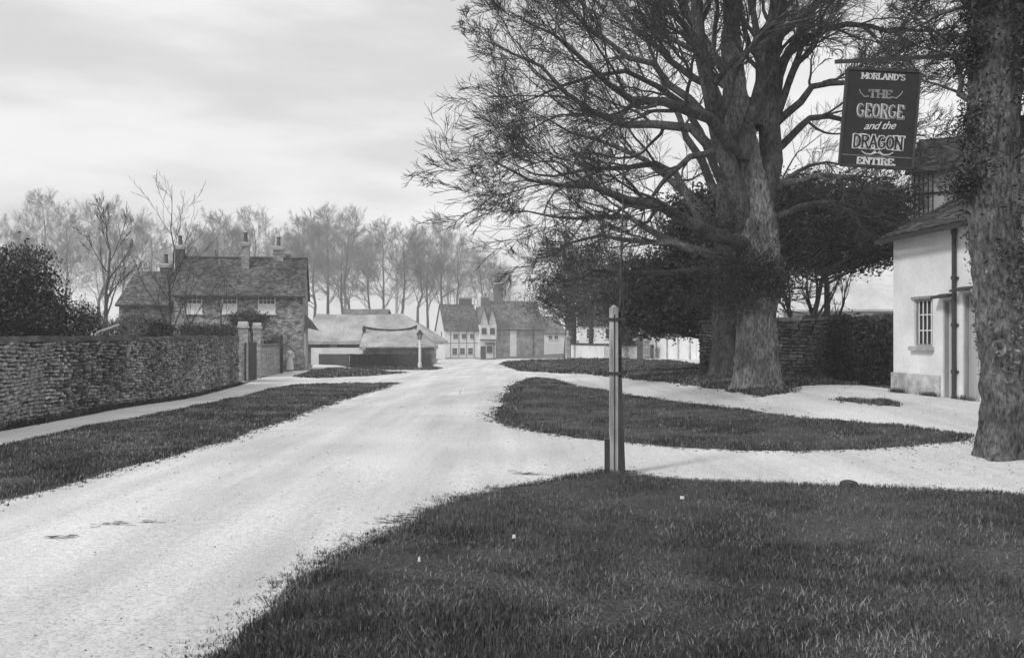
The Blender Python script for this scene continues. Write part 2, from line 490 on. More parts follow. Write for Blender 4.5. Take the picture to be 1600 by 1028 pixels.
def edge_dist(x, y, poly):
    d = np.full(x.shape, 1e9)
    n = len(poly)
    for i in range(n):
        ax, ay = poly[i][0], poly[i][1]; bx, by = poly[(i + 1) % n][0], poly[(i + 1) % n][1]
        L = (bx - ax) ** 2 + (by - ay) ** 2 + 1e-12
        t = np.clip(((x - ax) * (bx - ax) + (y - ay) * (by - ay)) / L, 0, 1)
        d = np.minimum(d, np.hypot(x - ax - t * (bx - ax), y - ay - t * (by - ay)))
    return d

def sheet(name, pix, m, lift=0.0, edge=0.0, step=None, jit=0.0, seed=1, world_pts=None, bump=0.0):
    """a draped sheet whose outline was read off the photograph; edge = height of its turf edge"""
    g = np.random.default_rng(seed)
    step = step or (lambda p: max(0.12, p.y * 0.012))
    base = world_pts or [G(*p) for p in pix]
    pl = dens([Vector((p[0], p[1])) for p in base], step)
    if jit:
        pl2 = []
        for i, p in enumerate(pl):
            lf = Vector((math.sin(p.x * 2.1 + p.y * 1.3) + .6 * math.sin(p.x * 5.3 - p.y * 3.1), math.cos(p.y * 2.3 + p.x) + .6 * math.sin(p.y * 6.1 + p.x * 4.0))) * .045
            q = p + Vector((g.normal(0, 1), g.normal(0, 1))) * jit * min(1.0, 0.35 + p.y * 0.02) + lf
            pl2.append(q)
        pl = pl2
    xs = np.array([p.x for p in pl]); ys = np.array([p.y for p in pl])
    # inner points: rows whose spacing grows with distance
    pts = []
    y = ys.min()
    while y < ys.max():
        st = step(Vector((0, y))) * 1.6
        x = np.arange(xs.min(), xs.max(), st * 1.3) + g.uniform(0, st)
        pts.append(np.stack([x, np.full(len(x), y)], 1)); y += st
    pts = np.concatenate(pts)
    pts += g.normal(0, 0.02, pts.shape)
    ins = inside(pts[:, 0], pts[:, 1], pl); pts = pts[ins]
    ed = edge_dist(pts[:, 0], pts[:, 1], pl)
    keep = ed > 0.05; pts = pts[keep]; ed = ed[keep]
    nb = len(pl)
    allp = [p for p in pl] + [Vector(p) for p in pts.tolist()]
    vo, _, fo, *_ = delaunay_2d_cdt(allp, [(i, (i + 1) % nb) for i in range(nb)], [], 1, 1e-4)
    va = np.array([(v.x, v.y) for v in vo])
    e = edge_dist(va[:, 0], va[:, 1], pl)
    z = zt(va[:, 0], va[:, 1]) + lift
    if edge:
        z = z - 0.02 + (edge + 0.02) * ss(0.0, 0.22, e)
        z += bump * (np.sin(va[:, 0] * 3.1 + np.sin(va[:, 1] * 2.3)) * np.sin(va[:, 1] * 2.7 + 1) + 0.5 * g.normal(0, 0.6, len(z))) * ss(0, 0.4, e)
    me = bpy.data.meshes.new(name)
    me.from_pydata([(a, b, c) for (a, b), c in zip(va, z)], [], fo); me.update()
    me.polygons.foreach_set('use_smooth', [True] * len(me.polygons))
    o = link(name, me, m)
    o['kind'] = 'structure'
    return o, pl

# the wide ground
gx = np.concatenate([-np.geomspace(600, 30, 16), np.linspace(-28, 28, 57), np.geomspace(30, 600, 16)])
gy = np.concatenate([[-600, -300, -100, -30, -10], np.linspace(-5, 60, 66), np.linspace(62, 150, 45), np.geomspace(160, 620, 10)])
XX, YY = np.meshgrid(gx, gy, indexing='ij')
ZZ = zt(XX, YY) - 0.08
nx, ny = XX.shape
i, j = np.meshgrid(np.arange(nx - 1), np.arange(ny - 1), indexing='ij')
Q = np.stack([i * ny + j, (i + 1) * ny + j, (i + 1) * ny + j + 1, i * ny + j + 1], -1).reshape(-1, 4)
o = link('ground', mesh_arrays('ground', np.stack([XX, YY, ZZ], -1).reshape(-1, 3), Q, smooth=True), M_FIELD)
o['kind'] = 'structure'

WALL_A, WALL_B = G(-170, 705), G(372, 601)
road_px = [(-420, 765), (-170, 708), (0, 674), (150, 646), (250, 627), (372, 603), (410, 590), (440, 582), (478, 577), (487, 574), (490, 569), (540, 571),
           (676, 573), (684, 562), (740, 560), (890, 560), (1010, 559), (1110, 560), (1230, 586), (1397, 608), (1397, 613), (1530, 626), (1640, 638),
           (1900, 670), (2400, 800), (2900, 2300), (-1300, 2300)]
road, _ = sheet('road', road_px, M_ROAD, lift=0.0, step=lambda p: max(0.25, p.y * 0.03))
foot, _ = sheet('footpath', [(-230, 720), (0, 675), (150, 648), (250, 630), (372, 604), (412, 591), (445, 584), (480, 579), (545, 576), (600, 577), (560, 575), (470, 583), (462, 590),
                 (470, 600), (440, 604), (400, 613), (350, 626), (250, 646), (150, 666), (50, 686), (0, 697), (-230, 748)], M_PATH, lift=0.012,
                 step=lambda p: max(0.2, p.y * 0.02))

VERGES = {
 'left': [(-200, 845), (0, 782), (60, 768), (150, 745), (260, 715), (370, 684), (450, 655), (520, 630), (585, 612), (628, 599), (560, 599), (500, 600),
          (465, 602), (440, 604), (400, 613), (350, 626), (250, 646), (150, 666), (50, 686), (0, 697), (-200, 738)],
 'island': [(462, 589), (490, 579), (530, 576), (570, 578), (605, 581), (640, 583), (560, 588), (500, 591)],
 'fence': [(545, 573), (610, 574), (676, 574), (694, 576), (670, 579), (600, 578), (560, 576)],
 'centre': [(776, 658), (785, 625), (800, 603), (830, 590), (860, 592), (900, 603), (960, 614), (1050, 628), (1150, 641), (1250, 652), (1350, 662),
            (1450, 672), (1525, 681), (1500, 689), (1430, 696), (1340, 703), (1250, 706), (1150, 704), (1060, 700), (980, 692), (900, 685), (830, 673), (790, 666)],
 'front': [(300, 1050), (405, 970), (430, 945), (470, 910), (500, 888), (560, 850), (640, 808), (720, 778), (800, 760), (880, 748), (935, 741), (960, 735), (1000, 745), (1080, 752),
           (1200, 758), (1320, 763), (1450, 768), (1600, 774), (1900, 790), (2300, 1500), (100, 1500)],
 'right': [(783, 568), (830, 563), (900, 561), (985, 562), (1060, 566), (1098, 572), (1125, 578), (1232, 588), (1300, 596), (1340, 602), (1280, 601), (1246, 603), (1236, 612),
           (1190, 620), (1140, 611), (1060, 599), (960, 589), (900, 584), (850, 582), (815, 580)],
 'patch': [(1312, 622), (1360, 627), (1412, 632), (1408, 635), (1350, 630), (1312, 625)],
}
VP = {}
for i, (k, pix) in enumerate(VERGES.items()):
    e = {'front': 0.05, 'centre': 0.06, 'left': 0.05, 'right': 0.08}.get(k, 0.03)
    o, pl = sheet({'patch': 'grass_patch', 'island': 'grass_island', 'centre': 'grass_island'}.get(k, 'grass_verge'), pix, M_TURF, edge=e, jit=0.03, seed=5 + i, bump=0.012)
    VP[k] = pl
    o['label'] = {'left': 'long grass verge between the road and the left footpath', 'island': 'small grass island before the brick house',
                  'fence': 'thin grass strip under the dark fence', 'centre': 'lens shaped grass island between two roads', 'front': 'dark rough grass corner in the foreground',
                  'right': 'shaded grass bank under the big elm', 'patch': 'narrow grass edge before the white outbuilding'}[k]

def blades(name, g, x, y, z, hgt, wid, m, lean=0.5):
    n = len(x)
    h = hgt * g.uniform(0.45, 1.3, n); w = wid * g.uniform(0.6, 1.4, n)
    a = g.uniform(0, 2 * np.pi, n); lx = np.cos(a) * lean * h * g.uniform(0.1, 1, n); ly = np.sin(a) * lean * h * g.uniform(0.1, 1, n)
    b = g.uniform(0, np.pi, n); wx = np.cos(b) * w / 2; wy = np.sin(b) * w / 2
    V = np.stack([np.stack([x - wx, y - wy, z], 1), np.stack([x + wx, y + wy, z], 1),
                  np.stack([x + wx * .7 + lx * .35, y + wy * .7 + ly * .35, z + h * .6], 1), np.stack([x - wx * .7 + lx * .35, y - wy * .7 + ly * .35, z + h * .6], 1),
                  np.stack([x + lx, y + ly, z + h], 1)], 1).reshape(-1, 3)
    b0 = np.arange(n) * 5
    o = link(name, mesh_arrays(name, V, np.stack([b0, b0 + 1, b0 + 2, b0 + 3], 1), np.stack([b0 + 3, b0 + 2, b0 + 4], 1)), m)
    o['kind'] = 'stuff'
    return o

def scatter(g, poly, n, power=1.0, spill=0.0, ymax=None):
    """random spots in a polygon, denser near the camera"""
    xs = np.array([p.x for p in poly]); ys = np.array([p.y for p in poly])
    X = []; Y = []; got = 0
    y0, y1 = max(ys.min(), 3.0), min(ys.max(), ymax or 1e9)
    while got < n:
        u = g.uniform(0, 1, n)
        if power == 0: yy = y0 + u * (y1 - y0)
        else: yy = 1 / (1 / y0 + u * (1 / y1 - 1 / y0))
        xx = g.uniform(xs.min(), xs.max(), n)
        near = np.abs(xx) < yy * 0.62 + 1.5
        k = inside(xx, yy, poly) & near
        X.append(xx[k]); Y.append(yy[k]); got += k.sum()
        if k.sum() == 0: break
    return np.concatenate(X)[:n], np.concatenate(Y)[:n]

g = np.random.default_rng(3)
def verge_grass(key, n, h, w, name='grass', label=None, seedz=0.04):
    poly = VP[key]
    x, y = scatter(g, poly, n)
    keep_ = (np.sin(x * 1.9 + 1.7 * np.sin(y * 1.3)) * np.sin(y * 2.3 + 1.1 * np.sin(x * 1.7)) + g.uniform(-.9, .9, len(x))) < 1.2
    x, y = x[keep_], y[keep_]; n = len(x)
    e = edge_dist(x, y, poly)
    z = zt(x, y) + seedz * ss(0, 0.22, e) - 0.01
    hv_ = h * (1.0 + 0.35 * np.sin(x * 5.1 + 2 * np.sin(y * 3.3)) * np.sin(y * 4.7 + np.sin(x * 2.9)) + 0.25 * np.sin(x * 1.3 + y * 1.9)) 
    o = blades(name, g, x, y, z, hv_, w * np.maximum(1, y / 9), M_GRASS)
    o['label'] = label
    nd = n // 8
    k = g.choice(len(x), nd)
    o2 = blades('dry_grass', g, x[k], y[k], z[k], h * 1.15, w * 0.8 * np.maximum(1, y[k] / 10), M_DRY, lean=0.9)
    o2['label'] = label.replace('grass', 'dry grass stalks', 1)
    # stray tufts beyond the edge
    poly_xy = np.array([(p.x, p.y) for p in poly])
    k = g.choice(len(poly_xy), n // 50)
    tx = np.repeat(poly_xy[k, 0] + g.normal(0, 0.10, len(k)), 6) + g.normal(0, 0.02, len(k) * 6)
    ty = np.repeat(poly_xy[k, 1] + g.normal(0, 0.10, len(k)), 6) + g.normal(0, 0.02, len(k) * 6)
    vis = (ty > 3) & (np.abs(tx) < ty * 0.65 + 1)
    tx, ty = tx[vis], ty[vis]
    o3 = blades('stray_grass', g, tx, ty, zt(tx, ty) - 0.005, h * 0.55, w * np.maximum(1, ty / 9), M_GRASS, lean=1.2)
    o3['label'] = label.replace('grass', 'stray tufts of grass', 1)

verge_grass('front', 290000, 0.046, 0.0055, label='short rough grass on the foreground corner')
verge_grass('centre', 80000, 0.05, 0.008, label='short grass on the island between the roads')
verge_grass('left', 80000, 0.05, 0.009, label='short grass on the left verge')
verge_grass('right', 32000, 0.09, 0.011, label='grass on the bank under the elm')
verge_grass('island', 5000, 0.09, 0.015, label='grass on the small island by the house')
verge_grass('fence', 4000, 0.09, 0.015, label='grass under the dark fence')
verge_grass('patch', 2500, 0.07, 0.008, label='grass edge by the white outbuilding')

# small stones and clods lying on the road
def pebble_arrays(g, x, y, z, size):
    n = len(x)
    base = np.array([(1, 0, 0), (0, 1, 0), (-1, 0, 0), (0, -1, 0), (0, 0, .8), (0, 0, -.5)], float)
    V = base[None] * size[:, None, None] * g.uniform(0.6, 1.4, (n, 6, 1)) + np.stack([x, y, z], 1)[:, None]
    t = np.array([(0, 1, 4), (1, 2, 4), (2, 3, 4), (3, 0, 4), (1, 0, 5), (2, 1, 5), (3, 2, 5), (0, 3, 5)])
    T = (np.arange(n)[:, None, None] * 6 + t[None]).reshape(-1, 3)
    return V.reshape(-1, 3), T
x = g.uniform(-14, 14, 5000); y = 1 / g.uniform(1 / 30, 1 / 4.0, 5000)
ok = ~(inside(x, y, VP['front']) | inside(x, y, VP['centre']) | inside(x, y, VP['left']) | inside(x, y, VP['right'])) & (np.abs(x) < y * 0.6) & (x > -y * 0.33 - 1)
x, y = x[ok], y[ok]
v, t = pebble_arrays(g, x, y, zt(x, y) + 0.002, 0.008 * np.maximum(0.7, y / 10) * g.uniform(0.5, 1.6, len(x)))
M_PEB = mat('road_pebbles', 0.32, 0.6, scale=3, island=(0.6, 1.4))
o = link('gravel', mesh_arrays('gravel', v, None, t), M_PEB); o['kind'] = 'stuff'; o['label'] = 'loose pebbles and clods scattered on the pale road'
# straw and dung trodden into the road at the left and by the post
def straw(px0, py0, px1, py1, n, seed, spread=0.10):
    g = np.random.default_rng(seed)
    a, b = G(px0, py0), G(px1, py1)
    t = g.uniform(0, 1, n)
    x = a.x + (b.x - a.x) * t + g.normal(0, spread * 1.6, n); y = a.y + (b.y - a.y) * t + g.normal(0, spread, n)
    gr = []
    for i in range(n):
        an = g.uniform(-0.5, 0.5); L = g.uniform(0.03, 0.12)
        p = np.array([x[i], y[i], gz(x[i], y[i]) + 0.006]); d = np.array([math.cos(an), math.sin(an), 0]) * L / 2
        gr.append((np.array([p - d, p + np.array([0, 0, 0.003]), p + d]), np.array([.0015, .002, .001]), 4))
    o = tube_obj('straw', gr, M_DARKWOOD, smooth=False)
    return o
s1 = straw(148, 822, 246, 814, 30, 1, 0.05); tag(s1, 'scatter of dark trodden straw on the road at left', kind='stuff')
s2 = straw(78, 841, 118, 838, 18, 2, 0.03); tag(s2, 'small streak of trodden straw at the lower left', kind='stuff')
s3 = straw(800, 738, 840, 742, 30, 4, 0.05); tag(s3, 'dark straw on the road left of the stake', kind='stuff')
s4 = straw(600, 818, 640, 805, 40, 5, 0.05); tag(s4, 'dark litter at the edge of the foreground grass', kind='stuff')

# ------------------------------------------------------------------ walls of stones
def stone_meshes(seed, n=8):
    rng = random.Random(seed); out = []
    for k in range(n):
        bm = bmesh.new(); bmesh.ops.create_cube(bm, size=1.0)
        bmesh.ops.bevel(bm, geom=bm.edges[:], offset=0.14, segments=1, affect='EDGES')
        for v in bm.verts:
            v.co += Vector((rng.uniform(-.06, .06), rng.uniform(-.06, .06), rng.uniform(-.08, .08)))
        me = bpy.data.meshes.new('stone'); bm.to_mesh(me); bm.free(); out.append(me)
    return out
STONES = stone_meshes(2)
def clone_set(m):
    out = []
    for s in STONES:
        c = s.copy(); c.materials.append(m); out.append(c)
    return out

def facing(parent, name, x0, x1, z0f, z1, sw, sh, m, limit=300, seed=1, y=0.0, depth=0.12, jit=0.3, plural='stones', regular=False, skip=None, rough=0.0):
    """courses of stones on the -y face of a wall; the ones nearest the camera are parts, the rest one part"""
    rng = random.Random(seed); L = []
    z = z1 - sh * 0.5; row = 0
    zmin = min(z0f(x0), z0f(x1)) - 0.05
    while z > zmin:
        x = x0 + (0 if regular else rng.uniform(-sw, 0)) - (sw / 2 if regular and row % 2 else 0)
        while x < x1:
            w = sw if regular else sw * rng.uniform(0.55, 1.6)
            a, b = max(x, x0), min(x + w, x1)
            if b - a > sw * 0.25 and z > z0f((a + b) / 2) - sh * 0.3 and not (skip and skip((a + b) / 2, z)):
                wob = rough * (0.03 * math.sin(x * 2.3 + row * 0.25) + rng.uniform(-.016, .016))
                if rough and rng.random() < 0.07: x += w; continue
                L.append(((a + b) / 2, z + wob, b - a - (0.012 if regular else 0.02 + rng.uniform(0, .012)), sh * (0.86 if regular else rng.uniform(0.7, 0.95) if not rough else rng.uniform(0.5, 0.98)),
                          rng.uniform(0, 0.03) * (0.25 if regular else 1) * (1 + rough), rng.uniform(-.05, .05) * (0 if regular else 1 + 3 * rough)))
            x += w
        z -= sh; row += 1
    mw = parent.matrix_basis
    L.sort(key=lambda s: (mw @ Vector((s[0], y, s[1])) - cam.location).length)
    # only stones in the frame count as near
    def vis(s):
        w = mw @ Vector((s[0], y, s[1])); return abs(w.x) < 0.575 * w.y
    L = [s for s in L if vis(s)] + [s for s in L if not vis(s)]
    meshes = clone_set(m)
    V = []; Pq = []; base = 0; rest = []
    for k, s in enumerate(L):
        me = meshes[rng.randrange(len(meshes))]
        if k < limit:
            o = bpy.data.objects.new(name, me); C.objects.link(o); o.parent = parent
            o.location = (s[0], y - s[4] + depth * 0.25, s[1]); o.scale = (s[2], depth, s[3]); o.rotation_euler = (0, s[5], 0)
        else: rest.append((s, me))
    if rest:
        bm = bmesh.new()
        for s, me in rest:
            nv = len(bm.verts); bm.from_mesh(me); bm.verts.ensure_lookup_table()
            M = Matrix.Translation((s[0], y - s[4] + depth * 0.25, s[1])) @ Matrix.Rotation(s[5], 4, 'Y') @ Matrix.Diagonal((s[2], depth, s[3], 1))
            for v in bm.verts[nv:]: v.co = M @ v.co
        me = bpy.data.meshes.new(plural); bm.to_mesh(me); bm.free(); me.materials.append(m)
        o = bpy.data.objects.new(plural, me); C.objects.link(o); o.parent = parent; o['kind'] = 'stuff'

def frame_of(a, b):
    d = Vector((b.x - a.x, b.y - a.y)); return d.length, math.atan2(d.y, d.x), d.normalized()

def along(a, u, px):
    """distance from a along u where the photograph column px cuts the line"""
    s = (px - 800) / F
    return (s * a.y - a.x) / (u.x - s * u.y)

# left rubble wall
Lw, aw, uw = frame_of(WALL_A, WALL_B)
wall = thing('stone_wall', 'long rubble stone wall beside the left footpath', 'stone wall', (WALL_A.x, WALL_A.y, 0), aw)
def wz(a, u):
    return lambda x: gz(a.x + u.x * x, a.y + u.y * x)
zf = wz(WALL_A, uw)
b = MB()
for k in range(12):
    b.box(Lw * k / 12, Lw * (k + 1) / 12 , 0.03, 0.42, -1.0, 1.50 + 0.02 * math.sin(k * 2.1))
b.build('core', M_MORTAR, wall)
facing(wall, 'stone', 0, Lw, zf, 1.5, 0.12, 0.072, M_STONE, limit=300, seed=3, rough=0.8)
rng = random.Random(4)
x = 0.0; cop = []
bc = MB()
while x < Lw:
    w = rng.uniform(0.25, 0.5); h = rng.uniform(0.07, 0.13)
    bc = MB(); bc.hexa([(x + .01, -0.07, 1.50), (min(x + w, Lw) - .01, -0.07, 1.50), (min(x + w, Lw) - .01, 0.5, 1.50), (x + .01, 0.5, 1.50),
             (x + .03, 0.0, 1.5 + h), (min(x + w, Lw) - .03, 0.0, 1.5 + h + rng.uniform(-.02, .02)), (min(x + w, Lw) - .03, 0.42, 1.5 + h), (x + .03, 0.42, 1.5 + h)])
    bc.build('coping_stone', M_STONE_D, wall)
    x += w

# ------------------------------------------------------------------ building helpers
def tile_roof(parent, p0, p1, p2, p3, tw, gauge, m, seed=1, limit=0, name='roof_tiles', base_mat=None):
    """roof slope with p0-p1 along the eaves and p3-p2 along the ridge; courses of lapped tiles over a deck"""
    rng = random.Random(seed)
    p0, p1, p2, p3 = map(Vector, (p0, p1, p2, p3))
    nr = ((p1 - p0).cross(p3 - p0)).normalized()
    if nr.z < 0: nr = -nr
    rows = max(2, int(((p3 - p0).length + (p2 - p1).length) / 2 / gauge))
    V = []; Fc = []; objs = 0; tl = []
    for r in range(rows):
        t0, t1 = r / rows, (r + 1.25) / rows
        a0, a1 = p0.lerp(p3, t0), p1.lerp(p2, t0); b0, b1 = p0.lerp(p3, min(t1, 1)), p1.lerp(p2, min(t1, 1))
        n = max(1, round((a1 - a0).length / tw))
        off = 0.5 if r % 2 else 0
        for c in range(n + (1 if off else 0)):
            u0, u1 = max(0, (c - off) / n), min(1, (c + 1 - off) / n)
            if u1 - u0 < 0.2 / n: continue
            g_ = 0.03 / n; e = rng.uniform(0, 0.012)
            q = [a0.lerp(a1, u0 + g_) + nr * (0.025 + e), a0.lerp(a1, u1 - g_) + nr * (0.025 + e + rng.uniform(-.006, .006)), b0.lerp(b1, u1 - g_) + nr * 0.004, b0.lerp(b1, u0 + g_) + nr * 0.004]
            q = [x + (a0 - b0).normalized() * rng.uniform(-.006, .012) for x in q[:2]] + q[2:]
            tl.append([*q, q[0] - nr * .018, q[1] - nr * .018])
    FF = [(0, 1, 2, 3), (4, 5, 1, 0), (4, 0, 3), (5, 2, 1)]
    if limit:
        mw = parent.matrix_basis
        tl.sort(key=lambda q: (mw @ q[0] - cam.location).length)
        for q in tl[:limit]:
            b = MB(); c0 = sum(q, Vector()) / 6; b.add([x - c0 for x in q], FF)
            o = b.build('tile', m, parent); o.location = c0
        tl = tl[limit:]
    b = MB()
    for q in tl: b.add(q, FF)
    if tl: b.build(name, m, parent, kind='stuff')
    b = MB(); dn = nr * 0.08
    b.hexa([p0 - dn, p1 - dn, p2 - dn, p3 - dn, p0, p1, p2, p3]); b.build('roof_deck', M_DARKWOOD, parent)

def window(parent, x, z, w, h, y=0.0, cols=3, rows=4, fm=None, fw=0.06, blind=None, sill=True, side=None):
    """sash window set in the -y face: frame ring, glazing bars, panes, sill"""
    fm = fm or M_WHITE
    b = MB(); t = fw
    b.box(x - w / 2, x - w / 2 + t, y - 0.05, y + 0.02, z - h / 2, z + h / 2); b.box(x + w / 2 - t, x + w / 2, y - 0.05, y + 0.02, z - h / 2, z + h / 2)
    b.box(x - w / 2 + t, x + w / 2 - t, y - 0.05, y + 0.02, z + h / 2 - t, z + h / 2); b.box(x - w / 2 + t, x + w / 2 - t, y - 0.05, y + 0.02, z - h / 2, z - h / 2 + t)
    fr = b.build('window', fm, parent)
    iw, ih = w - 2 * t, h - 2 * t
    for c in range(1, cols):
        xx = x - iw / 2 + iw * c / cols
        bb = MB(); bb.box(xx - .014, xx + .014, y - 0.04, y - 0.012, z - ih / 2, z + ih / 2); bb.build('glazing_bar', fm, fr)
    for r in range(1, rows):
        zz = z - ih / 2 + ih * r / rows; k = 0.03 if r * 2 == rows else .014
        bb = MB(); bb.box(x - iw / 2, x + iw / 2, y - 0.037 - (0.01 if k > .02 else 0), y - 0.010, zz - k, zz + k); bb.build('glazing_bar', fm, fr)
    for c in range(cols):
        for r in range(rows):
            a0 = x - iw / 2 + iw * c / cols; c0 = z - ih / 2 + ih * r / rows
            bb = MB(); bb.box(a0 + .002, a0 + iw / cols - .002, y - 0.022, y - 0.016, c0 + .002, c0 + ih / rows - .002)
            bb.build('pane', M_GLASS if not (blind and r < rows * blind) else M_WHITE, fr)
    if sill:
        bb = MB(); bb.box(x - w / 2 - .06, x + w / 2 + .06, y - 0.12, y + 0.0, z - h / 2 - .07, z - h / 2 - .003); bb.build('sill', fm, fr)
    return fr

def chimney(parent, x, y, w, d, z0, z1, pots, m, potm=None, pot_h=0.55):
    b = MB(); b.box(x - w / 2, x + w / 2, y - d / 2, y + d / 2, z0, z1 - 0.22)
    st = b.build('chimney', m, parent)
    b = MB(); b.box(x - w / 2 - .05, x + w / 2 + .05, y - d / 2 - .05, y + d / 2 + .05, z1 - 0.22, z1 - 0.12)
    b.box(x - w / 2 - .07, x + w / 2 + .07, y - d / 2 - .07, y + d / 2 + .07, z1 - 0.12, z1 - .03); b.box(x - w / 2 - .02, x + w / 2 + .02, y - d / 2 - .02, y + d / 2 + .02, z1 - .03, z1 + 0.02)
    b.build('cap', M_PIER, st)
    for px_ in pots:
        b = MB(); b.lathe([(.14, z1), (.15, z1 + .06), (.12, z1 + .1), (.11, z1 + pot_h - .1), (.14, z1 + pot_h - .06), (.13, z1 + pot_h)], x + px_, y, 10); b.build('chimney_pot', potm or M_BRICK_D, st, smooth=False)
    return st

# ------------------------------------------------------------------ brick house on the left
H0 = G(474, 579); DH = H0.y
rot = R(10)
house = thing('brick_house', 'two storey flint and brick house with long tiled roof behind the gate piers', 'house', H0, rot)
uh = Vector((math.cos(rot), math.sin(rot)))
hx = lambda px: along(H0, uh, px)
def hh(py, dd=0): return hz(py, DH + dd) - H0.z
ea, rd = hh(457), hh(405, 3)
xl = hx(272); xw = hx(184)
b = MB(); b.prismx([(0, -0.5), (5.6, -0.5), (5.6, ea), (2.8, rd - 0.12), (0, ea)], xl, 0); b.build('wall', M_BRICK_H, house)
eaw, rdw = hh(471, -1), hh(426, 2)
b = MB(); b.prismx([(0.25, -0.5), (5.2, -0.5), (5.2, eaw), (2.8, rdw - 0.12), (0.25, eaw)], xw, xl - 0.003); b.build('wall', M_BRICK_H, house)
sl = (rd - ea) / 2.8
tile_roof(house, (xl - .1, -0.3, ea - .3 * sl), (0.12, -0.3, ea - .3 * sl), (0.12, 2.8, rd), (xl - .1, 2.8, rd), 0.17, 0.11, M_TILE, 1)
tile_roof(house, (0.12, 5.9, ea - .3 * sl), (xl - .1, 5.9, ea - .3 * sl), (xl - .1, 2.8, rd), (0.12, 2.8, rd), 0.3, 0.3, M_TILE, 2)
sw_ = (rdw - eaw) / 2.5
tile_roof(house, (xw - .15, -0.05, eaw - .3 * sw_), (xl - .12, -0.05, eaw - .3 * sw_), (xl - .12, 2.75, rdw), (xw + .35, 2.75, rdw), 0.17, 0.11, M_TILE, 3)
tile_roof(house, (xl - .12, 5.5, eaw - .3 * sw_), (xw - .15, 5.5, eaw - .3 * sw_), (xw + .35, 2.75, rdw), (xl - .12, 2.75, rdw), 0.3, 0.3, M_TILE, 4)
b = MB(); b.prism([(xl - .1, rd), (0.12, rd), (0.12, rd + .09), (xl - .1, rd + .07)], 2.68, 2.92); b.build('ridge_tiles', M_TILE_L, house)
b = MB(); b.box(xl - .1, 0.13, -0.42, -0.32, ea - .3 * sl - .1, ea - .3 * sl + .0); b.build('gutter', M_IRON, house)
b = MB(); b.box(xw - .1, xl - .13, -0.17, -0.07, eaw - .3 * sw_ - .1, eaw - .3 * sw_); b.build('gutter', M_IRON, house)
for px, w, ro in ((417, 0.98, 4), (359, 0.86, 4), (304, 0.86, 4)):
    window(house, hx(px), hh(476), w, 1.08, 0.0, 4 if px == 417 else 3, ro, blind=0.5)
window(house, hx(417), 1.25, 1.0, 1.2, 0.0, 4, 4)
window(house, hx(330), 1.25, 1.0, 1.2, 0.0, 4, 4)
window(house, hx(230), 1.7, 0.8, 0.9, 0.25, 3, 3)
chimney(house, hx(377), 2.1, 0.44, 0.5, rd - 0.9, hh(381, 2), [0], M_BRICK, pot_h=0.62)
chimney(house, hx(429), 2.8, 0.6, 0.5, rd - 0.4, hh(387, 3), [0], M_BRICK, pot_h=0.6)
chimney(house, hx(443), 3.6, 0.26, 0.4, rd - 0.9, hh(395, 3.5), [], M_BRICK_D)
chimney(house, hx(267), 2.8, 0.5, 0.5, rdw - 0.3, hh(388, 3), [0], M_BRICK_D, pot_h=0.6)
chimney(house, hx(243), 2.9, 0.6, 0.5, rdw - 0.3, hh(415, 2.5), [0], M_BRICK_D, pot_h=0.6)
# the doorway and hood on the road side gable
b = MB(); b.hexa([(0.0, 1.2, 2.55), (0.8, 1.1, 2.35), (0.8, 3.2, 2.35), (0.0, 3.1, 2.55), (0.0, 1.7, 3.35), (0.35, 1.8, 3.0), (0.35, 2.5, 3.0), (0.0, 2.6, 3.35)]); b.build('porch_hood', M_TILE, house)
b = MB(); b.box(0.003, 0.09, 1.55, 1.70, 0, 2.3); b.box(0.003, 0.09, 2.6, 2.75, 0, 2.3); b.box(0.003, 0.09, 1.55, 2.75, 2.302, 2.45); b.build('door_surround', M_WHITE, house)
b = MB(); b.box(0.003, 0.05, 1.703, 2.597, 0.05, 2.3); b.build('door', M_DARKWOOD, house)
b = MB(); b.box(0.0, 0.45, 1.3, 3.0, -0.3, 0.05); b.build('door_step', M_PLINTH, house)
b = MB(); b.box(0.004, 0.06, 0.35, 1.1, 0.9, 2.2); b.build('shutter', M_WHITE, house)

